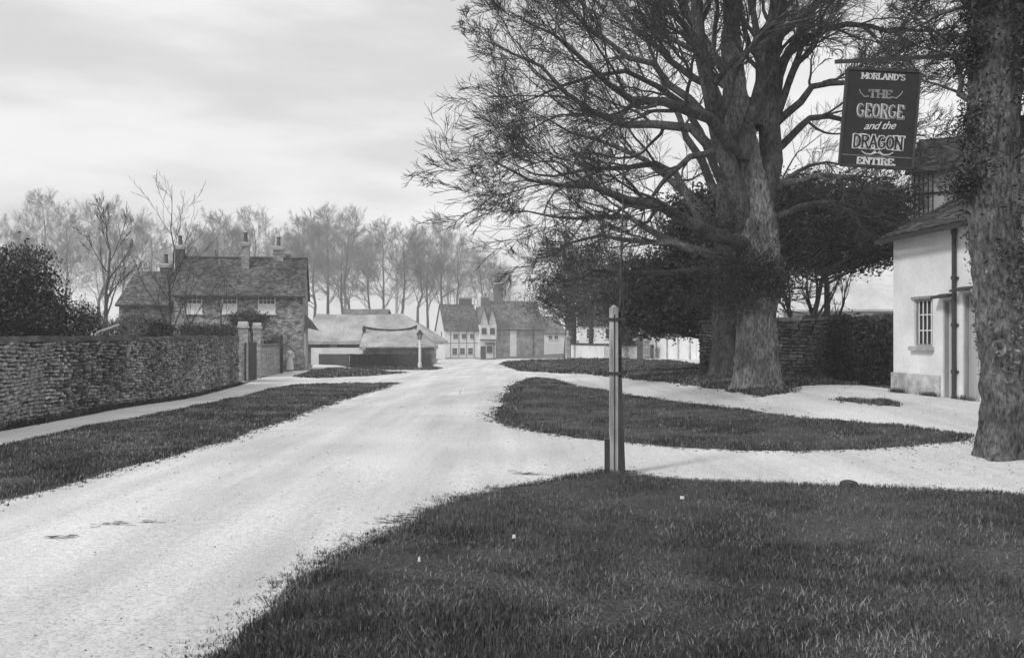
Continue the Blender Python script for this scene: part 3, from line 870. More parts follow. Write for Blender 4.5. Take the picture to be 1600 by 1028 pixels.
# ------------------------------------------------------------------ gate piers, low wall and gates by the house
def pier(px, py, top, wpx, label, seed, cap='round', m=M_PIER, rotz=None):
    p = G(px, py); d = p.y; w = wpx * d / F
    t = thing('gate_pier', label, 'gate pier', p, aw if rotz is None else rotz, 'gate piers')
    z1 = hz(top, d) - p.z
    b = MB(); b.box(-w / 2 + .01, w / 2 - .01, -w / 2 + .01, w / 2 - .01, -0.4, z1 - 0.3); b.build('pier_core', M_MORTAR if m is M_PIER else m, t)
    if m is M_PIER:
        rng = random.Random(seed); bs = [MB(), MB()]
        n = int((z1 - 0.3) / 0.078)
        for r in range(n):
            z = r * 0.078
            for side in range(4):
                k = 3 if r % 2 else 2
                e = w / k
                for c in range(k):
                    a0, a1 = -w / 2 + e * c + .005, -w / 2 + e * (c + 1) - .005; o_ = rng.uniform(0, .004)
                    if side == 0: bs[0].box(a0, a1, -w / 2 - o_, -w / 2 + .03, z, z + .068)
                    if side == 1: bs[0].box(w / 2 - .03, w / 2 + o_, a0, a1, z, z + .068)
                    if side == 2: bs[0].box(a0, a1, w / 2 - .03, w / 2 + o_, z, z + .068)
                    if side == 3: bs[0].box(-w / 2 - o_, -w / 2 + .03, a0, a1, z, z + .068)
        bs[0].build('bricks', m, t, kind='stuff')
    b = MB(); h = z1 - 0.3
    b.box(-w / 2 - .05, w / 2 + .05, -w / 2 - .05, w / 2 + .05, h, h + .09)
    if cap == 'round':
        pr = [(-w / 2 - .02, h + .09)] + [(-(w / 2 + .02) * math.cos(a), h + .092 + .2 * math.sin(a)) for a in np.linspace(0.15, math.pi - .15, 9)] + [(w / 2 + .02, h + .09)]
        b.prism(pr, -w / 2 - .02, w / 2 + .02)
    else:
        b.lathe([(w / 2, h + .09), (w / 2 + .03, h + .14), (w / 4, h + .2), (w / 5, h + .26), (w / 3, h + .36), (w / 5, h + .46), (.02, h + .5)], n=12)
    b.build('cap', M_PLINTH, t)
    return t, w, z1
t1, w1, z1 = pier(380, 597, 502, 13, 'brick gate pier with rounded stone cap at the end of the rubble wall', 1)
t2, w2, z2 = pier(402, 592, 504, 11, 'second brick gate pier, just right of the wall-end pier', 2)
# plank gate between them
a, c = G(381, 598), G(402, 593)
L, an, u = frame_of(a, c)
gate = thing('garden_gate', 'dark plank gate between the two brick gate piers', 'gate', a, an)
for k in range(6):
    x0 = 0.22 + (L - 0.44) * k / 6
    b = MB(); b.box(x0 + .006, x0 + (L - .44) / 6 - .006, -0.02, 0.02, 0.06, 1.75 + 0.02 * (k % 2)); b.build('board', M_DARKWOOD, gate)
for z in (0.35, 1.4):
    b = MB(); b.box(0.22, L - .22, 0.021, 0.06, z, z + .1); b.build('rail', M_DARKWOOD, gate)

a, c = G(407, 590), G(440, 582)
L, an, u = frame_of(a, c)
lw = thing('low_brick_wall', 'lower brick wall between gate piers and house', 'brick wall', (a.x, a.y, 0), an)
zf = wz(a, u)
ztop = hz(542, a.y)
b = MB(); b.box(0, L, 0.02, 0.3, -1.0, ztop); b.build('core', M_MORTAR, lw)
facing(lw, 'brick', 0, L, zf, ztop, 0.225, 0.078, M_PIER, limit=0, seed=6, regular=True, plural='bricks', depth=0.06)
b = MB(); b.prismx([(-.06, ztop), (.38, ztop), (.33, ztop + .07), (.16, ztop + .12), (-.01, ztop + .07)], -0.02, L); b.build('coping', M_STONE_D, lw)
t3, w3, z3 = pier(458, 577.5, 511, 15, 'pale rendered gate pier beside the house corner', 3, 'round', M_PLINTH)
for k, (px, py, tp, lb) in enumerate(((440, 583, 524, 'dark wooden gatepost at the end of the low brick wall'), (466, 578, 520, 'dark wooden gatepost next to the pale gate pier'), (473, 577.5, 528, 'dark wooden post nearest to the house corner'))):
    p = G(px, py); b = MB(); hgt = hz(tp, p.y) - p.z
    b.box(-.06, .06, -.06, .06, -.3, hgt); b.add([(-.06, -.06, hgt), (.06, -.06, hgt), (.06, .06, hgt), (-.06, .06, hgt), (0, 0, hgt + .07)], [(0, 1, 4), (1, 2, 4), (2, 3, 4), (3, 0, 4)])
    o = b.build('gatepost', M_DARKWOOD); o.location = p; tag(o, lb, 'post', 'dark gateposts near the house')

# ------------------------------------------------------------------ the person by the gate
pp = G(453, 581.5)
per = thing('person', 'person in a pale apron and dark blouse standing by the gate pier', 'person', pp, R(15))
S = (hz(543, pp.y) - pp.z) / 1.62
def skin_body(name, verts, edges, rads, m, parent, sub=1, scale=1.0):
    me = bpy.data.meshes.new(name); me.from_pydata([(v[0] * scale, v[1] * scale, v[2] * scale) for v in verts], edges, []); me.update()
    o = bpy.data.objects.new('tmp_skin', me); C.objects.link(o)
    md = o.modifiers.new('s', 'SKIN')
    for i, r in enumerate(rads):
        r = (r, r) if not isinstance(r, tuple) else r
        me.skin_vertices[0].data[i].radius = (r[0] * scale, r[1] * scale)
    me.skin_vertices[0].data[0].use_root = True
    o.modifiers.new('u', 'SUBSURF').levels = sub
    dg = bpy.context.evaluated_depsgraph_get(); me2 = bpy.data.meshes.new_from_object(o.evaluated_get(dg))
    bpy.data.objects.remove(o)
    me2.polygons.foreach_set('use_smooth', [True] * len(me2.polygons))
    me2.materials.clear(); me2.materials.append(m)
    return link(name, me2, m, parent)
bv = [(0, 0, .92), (0, 0, 1.08), (0, 0, 1.25), (0, -.01, 1.37), (0, -.01, 1.42), (0, -.02, 1.50), (0, -.02, 1.58)]
be = [(0, 1), (1, 2), (2, 3), (3, 4), (4, 5), (5, 6)]
br_ = [(.14, .11), (.11, .09), (.14, .10), (.07, .06), (.045, .045), (.072, .085), (.055, .07)]
for s in (-1, 1):
    k = len(bv)
    bv += [(s * .155, 0, 1.33), (s * .21, .02, 1.08), (s * .15, -.13, .95), (s * .09, -.17, .93)]
    be += [(3, k), (k, k + 1), (k + 1, k + 2), (k + 2, k + 3)]; br_ += [.05, .04, .032, .025]
    h = k + 3
    for f in range(4):
        m_ = len(bv); q = bv[h]
        bv += [(q[0] - s * .03, q[1] - .02 + .0 * f, q[2] + .03 - .02 * f), (q[0] - s * .06, q[1] - .015, q[2] + .025 - .02 * f)]
        be += [(h, m_), (m_, m_ + 1)]; br_ += [.0085, .0075]
    m_ = len(bv); q = bv[h]; bv += [(q[0] - s * .005, q[1] - .035, q[2] + .045)]; be += [(h, m_)]; br_ += [.009]
    k = len(bv)
    bv += [(s * .085, 0, .86), (s * .09, -.01, .47), (s * .09, .01, .09), (s * .095, -.11, .03)]
    be += [(0, k), (k, k + 1), (k + 1, k + 2), (k + 2, k + 3)]; br_ += [.08, .055, .035, .035]
skin_body('body', bv, be, br_, M_SKIN, per, 1, S)
b = MB(); b.lathe([(r * S, z * S) for r, z in ((.30, .10), (.29, .3), (.25, .6), (.19, .88), (.135, 1.04), (.13, 1.07))], n=16); b.build('skirt', M_CLOTH_D, per, smooth=True)
b = MB()
for k in range(6):
    a0, a1 = R(-90 - 54 + 18 * k), R(-90 - 54 + 18 * (k + 1))
    for (r0, z0), (r1, z1_) in (((.312, .16), (.30, .3)), ((.30, .3), (.262, .6)), ((.262, .6), (.203, .88)), ((.203, .88), (.15, 1.05))):
        b.add([(r0 * S * math.cos(a0), r0 * S * math.sin(a0), z0 * S), (r0 * S * math.cos(a1), r0 * S * math.sin(a1), z0 * S), (r1 * S * math.cos(a1), r1 * S * math.sin(a1), z1_ * S), (r1 * S * math.cos(a0), r1 * S * math.sin(a0), z1_ * S)], [(0, 1, 2, 3)])
b.build('apron', M_CLOTH_W, per, smooth=True)
skin_body('blouse', [(0, 0, 1.03), (0, 0, 1.25), (0, -.005, 1.385), (-.16, 0, 1.33), (-.212, .02, 1.08), (-.16, -.12, .96), (.16, 0, 1.33), (.212, .02, 1.08), (.16, -.12, .96)],
          [(0, 1), (1, 2), (2, 3), (3, 4), (4, 5), (2, 6), (6, 7), (7, 8)], [(.13, .105), (.155, .115), (.07, .065), .062, .052, .042, .062, .052, .042], M_CLOTH_W, per, 1, S)
b = MB()
for k in range(5):
    pass
b.lathe([(.03 * S, 1.64 * S), (.07 * S, 1.62 * S), (.088 * S, 1.57 * S), (.085 * S, 1.52 * S), (.05 * S, 1.46 * S)], 0, 0.012 * S, 12)
b.build('hair', M_CLOTH_D, per, smooth=True)
b = MB()
for s in (-1, 1): b.box(s * .03 * S - .009 * S, s * .03 * S + .009 * S, -.112 * S, -.1 * S, 1.545 * S, 1.556 * S)
b.box(-.018 * S, .018 * S, -.113 * S, -.1 * S, 1.485 * S, 1.492 * S); b.build('face_features', M_CLOTH_D, per)
b = MB(); b.hexa([(-.012 * S, -.105 * S, 1.51 * S), (.012 * S, -.105 * S, 1.51 * S), (.008 * S, -.09 * S, 1.51 * S), (-.008 * S, -.09 * S, 1.51 * S), (-.006 * S, -.104 * S, 1.55 * S), (.006 * S, -.104 * S, 1.55 * S), (.006 * S, -.09 * S, 1.55 * S), (-.006 * S, -.09 * S, 1.55 * S)]); b.build('nose', M_SKIN, per)

# ------------------------------------------------------------------ barns, dark fence, lamp post
BA = P(486, 560, 84); BA.z = gz(BA.x, 84)
barn = thing('long_barn', 'long low thatched barn behind the dark fence', 'barn', BA, 0)
def bx_(px, d=84): return (px - 800) / F * d - BA.x
eb, rb = hz(533, 84) - BA.z, hz(490, 88) - BA.z
b = MB(); b.box(bx_(470), bx_(664), 0.3, 7.5, -0.5, eb); b.build('wall', M_BRICK_D, barn)
b = MB()
def thatch(mb, x0, x1, y0, y1, ze, zr, hip0, hip1, sag=0.1, n=14, seed=1):
    rng = random.Random(seed); ym = (y0 + y1) / 2; vs = []; fs = []
    for i in range(n + 1):
        t = i / n; xe = x0 + (x1 - x0) * t; xr = (x0 + hip0) + (x1 - hip1 - x0 - hip0) * t
        s = sag * math.sin(math.pi * t)
        vs += [(xe, y0, ze - .3), (xe, y0, ze + rng.uniform(-.04, .04)), (xr * .5 + xe * .5, (y0 + ym) / 2, (ze + zr) / 2 + .06 - s * .6 + rng.uniform(-.04, .04)), (xr, ym, zr - s + rng.uniform(-.03, .03)), (xr * .5 + xe * .5, (y1 + ym) / 2, (ze + zr) / 2 + .06 - s * .6), (xe, y1, ze), (xe, y1, ze - .3)]
    for i in range(n):
        for k in range(7):
            a = i * 7 + k; c = i * 7 + (k + 1) % 7; fs.append((a, a + 7, c + 7, c))
    fs.append(tuple(range(7))); fs.append(tuple(n * 7 + k for k in range(6, -1, -1)))
    mb.add(vs, fs)
thatch(b, bx_(462), bx_(690), -0.2, 8.2, eb, rb, 1.2, 4.2, 0.12); b.build('thatched_roof', M_THATCH, barn)
for k, px in enumerate((505, 520, 548)):
    b = MB(); x = bx_(px); b.box(x - .35, x + .35, 0.22, 0.3, 0.2, eb - .25); b.build('stable_door', M_DARKWOOD if k != 1 else M_FRAME, barn)
B2 = P(565, 560, 74); B2.z = gz(B2.x, 74)
shed = thing('thatched_shed', 'smaller thatched shed with sagging dark ridge, in front of the long barn', 'barn', B2, R(2))
def b2(px, d=74): return (px - 800) / F * d - B2.x
e2, r2 = hz(541, 74) - B2.z, hz(513, 77) - B2.z
b = MB(); b.box(b2(570), b2(672), 0.25, 5.2, -.5, e2); b.build('wall', M_BRICK, shed)
b = MB(); thatch(b, b2(562), b2(679), -.15, 5.6, e2, r2, 0.15, 1.7, 0.22, seed=3); b.build('thatched_roof', M_THATCH, shed)
pts = [(b2(563) + (b2(648) - b2(563)) * t, 2.72, r2 + .08 - .26 * math.sin(math.pi * t) + (0.12 if t > .95 else 0)) for t in np.linspace(0, 1, 9)]
tube_obj('ridge_roll', [(np.array(pts), np.full(9, .11), 6)], M_DARKWOOD, shed)
b = MB()
for i_ in range(10):
    xa = b2(572) + (b2(678) - b2(572)) * i_ / 10; b.box(xa, xa + (b2(678) - b2(572)) / 10 - .01, -.24, -.155, e2 - .3 + .02 * (i_ % 3), e2 - .12 + .02 * (i_ % 2))
b.build('eaves_board', M_DARKWOOD, shed)
b = MB(); x = b2(564); b.lathe([(.14, r2 - 1.1), (.17, r2 - .6), (.1, r2 - .3), (.16, r2 - .1), (.12, r2 + .12), (.03, r2 + .22)], x, 2.0, 8); b.build('ridge_finial', M_DARKWOOD, shed)
b = MB(); x = b2(645); b.bar((x, 2.6, r2 - .7), (x + .05, 2.6, r2 + .1), .12); b.build('post', M_DARKWOOD, shed)
B3 = P(530, 560, 105); B3.z = gz(B3.x, 105)
far = thing('far_barn', 'distant barn whose grey ridge shows above the long thatched roof', 'barn', B3, 0)
fx = lambda px: (px - 800) / F * 105 - B3.x
ze3, zr3 = hz(500, 105) - B3.z, hz(483, 108) - B3.z
b = MB(); b.box(fx(532), fx(602), 0.2, 6, -.5, ze3); b.build('wall', M_BRICK_D, far)
tile_roof(far, (fx(529), 0, ze3), (fx(605), 0, ze3), (fx(603), 3.1, zr3), (fx(531), 3.1, zr3), 0.4, 0.3, M_TILE_L, 5)
tile_roof(far, (fx(605), 6.2, ze3), (fx(529), 6.2, ze3), (fx(531), 3.1, zr3), (fx(603), 3.1, zr3), 0.6, 0.5, M_TILE_L, 6)

def board_fence(name, pts, top, label, bw, m, parts=True):
    a = pts[0]
    t = thing(name, label, 'fence', a, 0)
    for s in range(len(pts) - 1):
        p, q = pts[s], pts[s + 1]; L, an, u = frame_of(p, q); n = max(1, int(L / bw)); rng = random.Random(s)
        mb = MB()
        for k in range(n):
            x0, x1 = L * k / n + .008, L * (k + 1) / n - .008
            pa = Vector((p.x + u.x * x0, p.y + u.y * x0)) - a.xy; pb = Vector((p.x + u.x * x1, p.y + u.y * x1)) - a.xy
            nn = Vector((-u.y, u.x)) * .03
            z0 = gz(pa.x + a.x, pa.y + a.y) - a.z - .05; z1_ = top((s + (k + .5) / n) / (len(pts) - 1)) - a.z + rng.uniform(-.02, .02)
            bb = MB(); bb.hexa([(pa.x, pa.y, z0), (pb.x, pb.y, z0), (pb.x + nn.x, pb.y + nn.y, z0), (pa.x + nn.x, pa.y + nn.y, z0), (pa.x, pa.y, z1_), (pb.x, pb.y, z1_), (pb.x + nn.x, pb.y + nn.y, z1_), (pa.x + nn.x, pa.y + nn.y, z1_)])
            bb.build('board', m, t)
        for zz in (0.3, 0.8):
            bb = MB(); pa = p - a; pb = q - a; off = Vector((-u.y, u.x, 0)) * .065
            bb.bar(Vector((pa.x, pa.y, pa.z + zz)) + off, Vector((pb.x, pb.y, pb.z + zz)) + off, .05, .08); bb.build('rail', m, t)
    return t
fp = [G(487, 568), G(520, 570), G(545, 573)]
board_fence('dark_fence', fp, lambda t: hz(553, fp[0].y + (fp[2].y - fp[0].y) * t), 'dark board fence curving from the house corner to the barns', 0.22, M_DARKWOOD)
fq = [G(546, 573.5), G(610, 574.5), G(674, 575)]
board_fence('dark_fence', fq, lambda t: hz(553, fq[0].y + (fq[2].y - fq[0].y) * t), 'dark board fence in front of the thatched shed, lamp post before it', 0.2, M_DARKWOOD)
b = MB(); pl_ = P(486, 548, 76); b.box(0, 4.4, 0, .3, -1.6, .0); o = b.build('pale_wall', M_PLASTER); o.location = (pl_.x, pl_.y, hz(543.5, 76)); tag(o, 'low pale wall between the long barn and the dark curving fence', 'wall')

lp = G(656, 577)
lamp = thing('lamp_post', 'pale street lamp post in front of the dark fence', 'street lamp', lp)
hl = hz(531, lp.y) - lp.z
b = MB(); b.lathe([(.12, 0), (.12, .35), (.085, .4), (.075, hl - .1), (.1, hl - .06), (.06, hl)], n=10); b.build('post', M_WHITE, lamp, smooth=False)
b = MB(); b.bar((-.22, 0, hl - .3), (.22, 0, hl - .3), .03); b.build('ladder_bar', M_IRON, lamp)
for s in range(4):
    c_, s_ = math.cos(s * math.pi / 2 + math.pi / 4), math.sin(s * math.pi / 2 + math.pi / 4)
    b = MB(); b.bar((.1 * c_, .1 * s_, hl), (.2 * c_, .2 * s_, hl + .34), .025); b.build('lantern_bar', M_IRON, lamp)
b = MB(); b.lathe([(.09, hl + .0), (.185, hl + .34)], n=4); b.build('lantern_glass', mat('lamp_glass', .3, .4, rough=.2), lamp)
b = MB(); b.lathe([(.27, hl + .34), (.1, hl + .5), (.1, hl + .55), (.02, hl + .62)], n=4); b.build('lantern_roof', M_IRON, lamp)

# ------------------------------------------------------------------ cottages down the road
C0 = G(695, 561); cr = R(20); uc = Vector((math.cos(cr), math.sin(cr)))
cx_ = lambda px: along(C0, uc, px)
def cd(px): return C0.y + uc.y * cx_(px)
cot = thing('white_cottage', 'white half timbered cottage with gable end beside the road bend', 'cottage', C0, cr)
ec, rc_ = hz(512, C0.y) - C0.z, hz(475, C0.y + 2) - C0.z
x1 = cx_(748)
dp = 5.2
b = MB(); b.prismx([(0, -.5), (dp, -.5), (dp, ec), (dp / 2, rc_ - .1), (0, ec)], 0, x1); b.build('wall', M_PLASTER, cot)
sc_ = (rc_ - ec) / (dp / 2)
tile_roof(cot, (-.2, -.35, ec - .35 * sc_), (x1, -.35, ec - .35 * sc_), (x1, dp / 2, rc_), (-.2, dp / 2, rc_), .3, .22, M_TILE, 8)
tile_roof(cot, (x1, dp + .35, ec - .35 * sc_), (-.2, dp + .35, ec - .35 * sc_), (-.2, dp / 2, rc_), (x1, dp / 2, rc_), .4, .4, M_TILE, 9)
for px in (704, 717, 729, 741):
    b = MB(); x = cx_(px); b.box(x - .07, x + .07, -.04, -.002, 0.1, ec - .3); b.build('timber_stud', M_FRAME, cot)
for zz in (0.1, ec * .5):
    b = MB(); b.box(0.05, x1 - .05, -.045, -.003, zz, zz + .12); b.build('timber_rail', M_FRAME, cot)
b = MB(); b.box(-.03, -.002, dp * .3, dp * .3 + .6, ec * .72, ec * .72 + .8); b.build('gable_window', M_GLASS, cot)
for px, w in ((710.5, .8), (722.5, .8), (735, .8)):
    window(cot, cx_(px), ec * .25, w, 1.0, 0, 2, 2, fm=M_FRAME)
for px in (712, 725, 738):
    window(cot, cx_(px), ec * .73, .75, .7, 0, 2, 2, fm=M_FRAME)
chimney(cot, cx_(735), dp / 2 + .2, 2.0, .8, rc_ - .5, hz(464, C0.y + 2) - C0.z, [], M_BRICK_D)
# jettied cross wing
cw = thing('jettied_cottage', 'white cottage with two small gables and a porch, next to the brick building', 'cottage', (C0.x + uc.x * (x1 + .01), C0.y + uc.y * (x1 + .01), C0.z), cr)
D2 = cd(760); s2_ = x1
wx = cx_(774) - x1 - .02
ej = hz(506, D2) - C0.z; rj = hz(484, D2) - C0.z
b = MB(); b.box(0, wx, -.25, 5, -.5, ej * .55); b.build('wall', M_PLASTER, cw)
b = MB(); b.box(0, wx, -.6, 5, ej * .553, ej); b.build('upper_wall', M_PLASTER, cw)
b = MB(); b.box(0, wx, -.62, -.57, ej * .53, ej * .555); b.build('bressummer', M_DARKWOOD, cw)
for k in range(2):
    xa, xb = wx * (.02 + .5 * k), wx * (.48 + .5 * k); xm = (xa + xb) / 2
    b = MB(); b.prism([(xa, ej), (xb, ej), (xm, rj + .3)], -.6, 3.5); b.build('gable', M_PLASTER, cw)
    for (xe, sg) in ((xa, -1), (xb, 1)):
        b = MB(); b.hexa([(xe + sg * .15, -.85, ej - .12), (xm, -.85, rj + .3), (xm, 3.5, rj + .3), (xe + sg * .15, 3.5, ej - .12), (xe + sg * .15, -.85, ej + .05), (xm, -.85, rj + .5), (xm, 3.5, rj + .5), (xe + sg * .15, 3.5, ej + .05)]); b.build('roof', M_TILE, cw)
for k in range(2):
    window(cw, wx * (.25 + .5 * k), ej * .8, .8, .9, -.6, 3, 2, fm=M_DARKWOOD)
window(cw, wx * .62, ej * .28, .9, 1.0, -.25, 3, 3, fm=M_DARKWOOD)
b = MB(); b.box(wx * .08, wx * .08 + .85, -.3, -.252, 0, 2.0); b.build('door', M_DARKWOOD, cw)
b = MB(); b.box(wx * .86, wx * .86 + .12, -.3, -.252, 0, ej * .5); b.build('timber_stud', M_DARKWOOD, cw)
b = MB(); b.hexa([(wx * .3, -1.3, 2.2), (wx * .85, -1.3, 2.2), (wx * .85, -.62, 2.5), (wx * .3, -.62, 2.5), (wx * .3, -1.3, 2.28), (wx * .85, -1.3, 2.28), (wx * .85, -.62, 2.58), (wx * .3, -.62, 2.58)]); b.build('porch_roof', M_DARKWOOD, cw)
chimney(cw, wx * .75, 3.2, 1.2, .8, ej + .6, hz(462, D2) - C0.z, [.1], M_BRICK_D, pot_h=.5)
# brick building
D3 = cd(790)
xb0 = cx_(774.5)
bk = thing('brick_building', 'plain brick building with tall tiled roof and one white door strip', 'building', (C0.x + uc.x * xb0, C0.y + uc.y * xb0, C0.z), cr)
wb = cx_(850) - xb0; e3, r3 = hz(511, D3) - C0.z, hz(470, D3 + 3) - C0.z
b = MB(); b.prismx([(0, -.5), (7, -.5), (7, e3), (3.5, r3 - .1), (0, e3)], 0, wb); b.build('wall', M_BRICK, bk)
s3_ = (r3 - e3) / 3.5
tile_roof(bk, (-.1, -.35, e3 - .35 * s3_), (wb + .1, -.35, e3 - .35 * s3_), (wb + .1, 3.5, r3), (-.1, 3.5, r3), .3, .22, M_TILE, 12)
tile_roof(bk, (wb + .1, 7.35, e3 - .35 * s3_), (-.1, 7.35, e3 - .35 * s3_), (-.1, 3.5, r3), (wb + .1, 3.5, r3), .4, .4, M_TILE, 13)
xx = cx_(802) - xb0; b = MB(); b.box(xx - .55, xx + .55, -.05, -.002, 0, e3 * .97); b.build('door_strip', M_PLASTER, bk)
xx = cx_(833) - xb0; b = MB(); b.lathe([(.06, 0), (.06, e3)], xx, -.1, 8); b.build('downpipe', M_IRON, bk)
b = MB(); b.box(0, wb, -.1, -.003, e3 - .55, e3 - .35); b.build('cornice', M_DARKWOOD, bk)
chimney(bk, cx_(790) - xb0, 3.5, 1.3, 1.1, r3 - .6, hz(442, D3 + 3) - C0.z, [], M_BRICK_D)
# coach house with pale doors
D4 = cd(868); xg = cx_(850.3); 
ch = thing('coach_house', 'low lean-to coach house with two pale doors and small windows', 'outbuilding', (C0.x + uc.x * xg, C0.y + uc.y * xg, C0.z), cr)
wg = cx_(884) - xg; e4, r4 = hz(520, D4) - C0.z, hz(503, D4 + 2) - C0.z
b = MB(); b.box(0, wg, 0, 4, -.5, e4); b.build('wall', M_PLASTER, ch)
tile_roof(ch, (-.1, -.3, e4 - .1), (wg + .1, -.3, e4 - .1), (wg + .1, 4, r4 + 1.0), (-.1, 4, r4 + 1.0), .3, .25, M_TILE_L, 14)
for k, px in enumerate((860, 869)):
    window(ch, cx_(px) - xg, hz(527, D4) - C0.z, .75, .75, -.0, 2, 1, fm=M_WHITE)
for k, (pa, pb_) in enumerate(((851, 859), (861, 871), (873, 883))):
    x0, xq = cx_(pa) - xg, cx_(pb_) - xg; n = 5; hd = hz(535, D4) - C0.z
    d_ = MB(); d_.box(x0, xq, -.03, -.002, 0.05, hd); dd = d_.build('door', M_WHITE, ch)
    for j in range(n):
        bb = MB(); bb.box(x0 + (xq - x0) * j / n + .01, x0 + (xq - x0) * (j + 1) / n - .01, -.055, -.031, .08, hd - .04); bb.build('board', M_WHITE, dd)
pier(887, 562, 521, 6, 'pale gate pier with ball finial right of the coach house', 7, 'ball', M_PLINTH, cr)

# ------------------------------------------------------------------ right middle distance: pale walls, gate, cottage behind trees
def plain_wall(name, pa, pb_, top, m, label, cap=True, th=.35, cat='wall', panels=0):
    L, an, u = frame_of(pa, pb_); t = thing(name, label, cat, (pa.x, pa.y, 0), an)
    z1_ = hz(top, (pa.y + pb_.y) / 2)
    b = MB(); b.box(0, L, 0, th, -2.5, z1_); b.build('masonry', m, t)
    if cap:
        k = 0; x = 0; rng = random.Random(int(L * 10))
        while x < L:
            w = min(rng.uniform(.4, .6), L - x); b = MB(); b.box(x + .006, x + w - .006, -.06, th + .06, z1_ + .002, z1_ + .09 + rng.uniform(0, .02)); b.build('coping_stone', M_STONE_D, t); x += w
    for k in range(panels):
        x = L * (k + .5) / panels; b = MB(); b.box(x - .06, x + .06, -.05, -.002, -2, z1_ - .1); b.build('buttress', M_PLINTH, t)
    return t
plain_wall('pale_wall', G(1018, 559), G(1088, 562), 526, M_PLASTER, 'pale plastered garden wall seen left of the elm trunks', panels=4)
plain_wall('pale_wall', G(1088.5, 562), G(1150, 566), 519, M_PLASTER, 'taller end of the pale garden wall, close against the dark elm trunk', panels=2)
plain_wall('pale_wall', G(892, 561), G(944, 560), 539, M_PLASTER, 'low pale wall behind the two slender trunks')
plain_wall('pale_wall', G(946, 560), G(996, 559), 540, M_PLINTH, 'low grey wall running up to the dark gate piers')
pier(1000, 560, 514, 9, 'dark gate pier left of the little garden gate', 8, 'ball', M_BRICK_D, 0.0)
pier(1019, 560, 530, 5, 'slim pier right of the little garden gate', 9, 'round', M_BRICK_D, 0.0)
ga = G(1004, 560); gb = G(1017, 560)
L, an, u = frame_of(ga, gb)
gt = thing('garden_gate', 'small pale barred garden gate between dark piers', 'gate', ga, an)
for k in range(5):
    b = MB(); x = L * (k + .5) / 5; b.box(x - .025, x + .025, -.02, .02, .06, 1.05); b.build('bar', M_FRAME, gt)
for z in (.15, .6, 1.0):
    b = MB(); b.box(0, L, .021, .05, z, z + .07); b.build('rail', M_WHITE, gt)
CB = P(905, 560, 95); CB.z = gz(CB.x, 95)
cb = thing('pale_cottage', 'pale cottage half hidden behind the evergreen trees', 'cottage', CB, R(-6))
b = MB(); b.prismx([(0, -.5), (5, -.5), (5, 3.4), (2.5, 5.6), (0, 3.4)], 0, 5.5); b.build('wall', M_PLASTER, cb)
tile_roof(cb, (-.2, -.3, 3.2), (5.7, -.3, 3.2), (5.7, 2.5, 5.8), (-.2, 2.5, 5.8), .3, .25, M_TILE, 20)
tile_roof(cb, (5.7, 5.3, 3.2), (-.2, 5.3, 3.2), (-.2, 2.5, 5.8), (5.7, 2.5, 5.8), .4, .4, M_TILE, 21)
for x in (1.2, 3.2): window(cb, x, 2.3, .9, 1.1, 0, 2, 3)

# stone wall behind the elm with yew shade painted into its stones, up to the outbuilding
DW0, DW1 = G(1198, 589), G(1400, 597)
L, an, u = frame_of(DW0, DW1)
dw = thing('dark_stone_wall', 'rubble wall with yew shade painted into its dark stones between the elm and the white outbuilding', 'stone wall', (DW0.x, DW0.y, 0), an)
zd = hz(502, DW0.y)
b = MB(); b.box(-2.5, L + 1, .03, .45, -.5, zd); b.build('core', M_MORTAR, dw)
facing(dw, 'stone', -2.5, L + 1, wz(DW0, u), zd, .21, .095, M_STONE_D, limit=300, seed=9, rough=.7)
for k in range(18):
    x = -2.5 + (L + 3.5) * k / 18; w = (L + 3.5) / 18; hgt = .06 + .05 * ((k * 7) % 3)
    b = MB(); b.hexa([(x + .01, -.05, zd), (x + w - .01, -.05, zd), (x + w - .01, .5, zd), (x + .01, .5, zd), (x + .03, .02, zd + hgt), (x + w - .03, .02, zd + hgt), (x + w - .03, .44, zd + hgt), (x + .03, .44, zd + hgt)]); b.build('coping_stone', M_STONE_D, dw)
# hedge growing along its right half
hb = []
hd_ = thing('ivy_hedge', 'dark ivy hedge heaped over the right half of the dark wall', 'hedge', (DW0.x, DW0.y, 0), an)
hx0 = along(DW0, u, 1300)
for k in range(7):
    x = hx0 + (L - hx0) * (k + .5) / 7; hb.append((x, -.05, (zd + gz(DW0.x, DW0.y)) / 2 - .02, .45, .22, (zd - .1) / 2 - .02 + .05 * math.sin(k * 2), 1))
leaf_obj('foliage', hb, 16000, .05, M_EVER, hd_, 4, clump=.12)
leaf_obj('stems', [(b_[0], .1, .9, .3, .1, .7, 1) for b_ in hb], 1200, .09, M_TWIG, hd_, 5, clump=.1)
# pale roof/field beyond the dark wall: a big pale barn side
pb2 = P(1225, 540, 44)
fb = thing('pale_barn', 'pale barn side with broad roof glimpsed over the dark wall', 'barn', (pb2.x, 44, gz(pb2.x, 44)), R(-4))
b = MB(); b.box(0, 9, 0, 5, -.5, hz(486, 44) - gz(pb2.x, 44)); b.build('wall', M_PLASTER, fb)
M_PALEROOF = mat('pale_slate', .5, .62, scale=4, bump=.01, wear=(.6, .85, 1.05))
z0_ = hz(487, 44) - gz(pb2.x, 44); z1_ = hz(430, 47) - gz(pb2.x, 44)
b = MB(); b.hexa([(-.3, -.3, z0_), (9.3, -.3, z0_), (9.3, 3, z1_ - .1), (-.3, 3, z1_ - .1), (-.3, -.3, z0_ + .1), (9.3, -.3, z0_ + .1), (9.3, 3, z1_), (-.3, 3, z1_)]); b.build('roof', M_PALEROOF, fb)

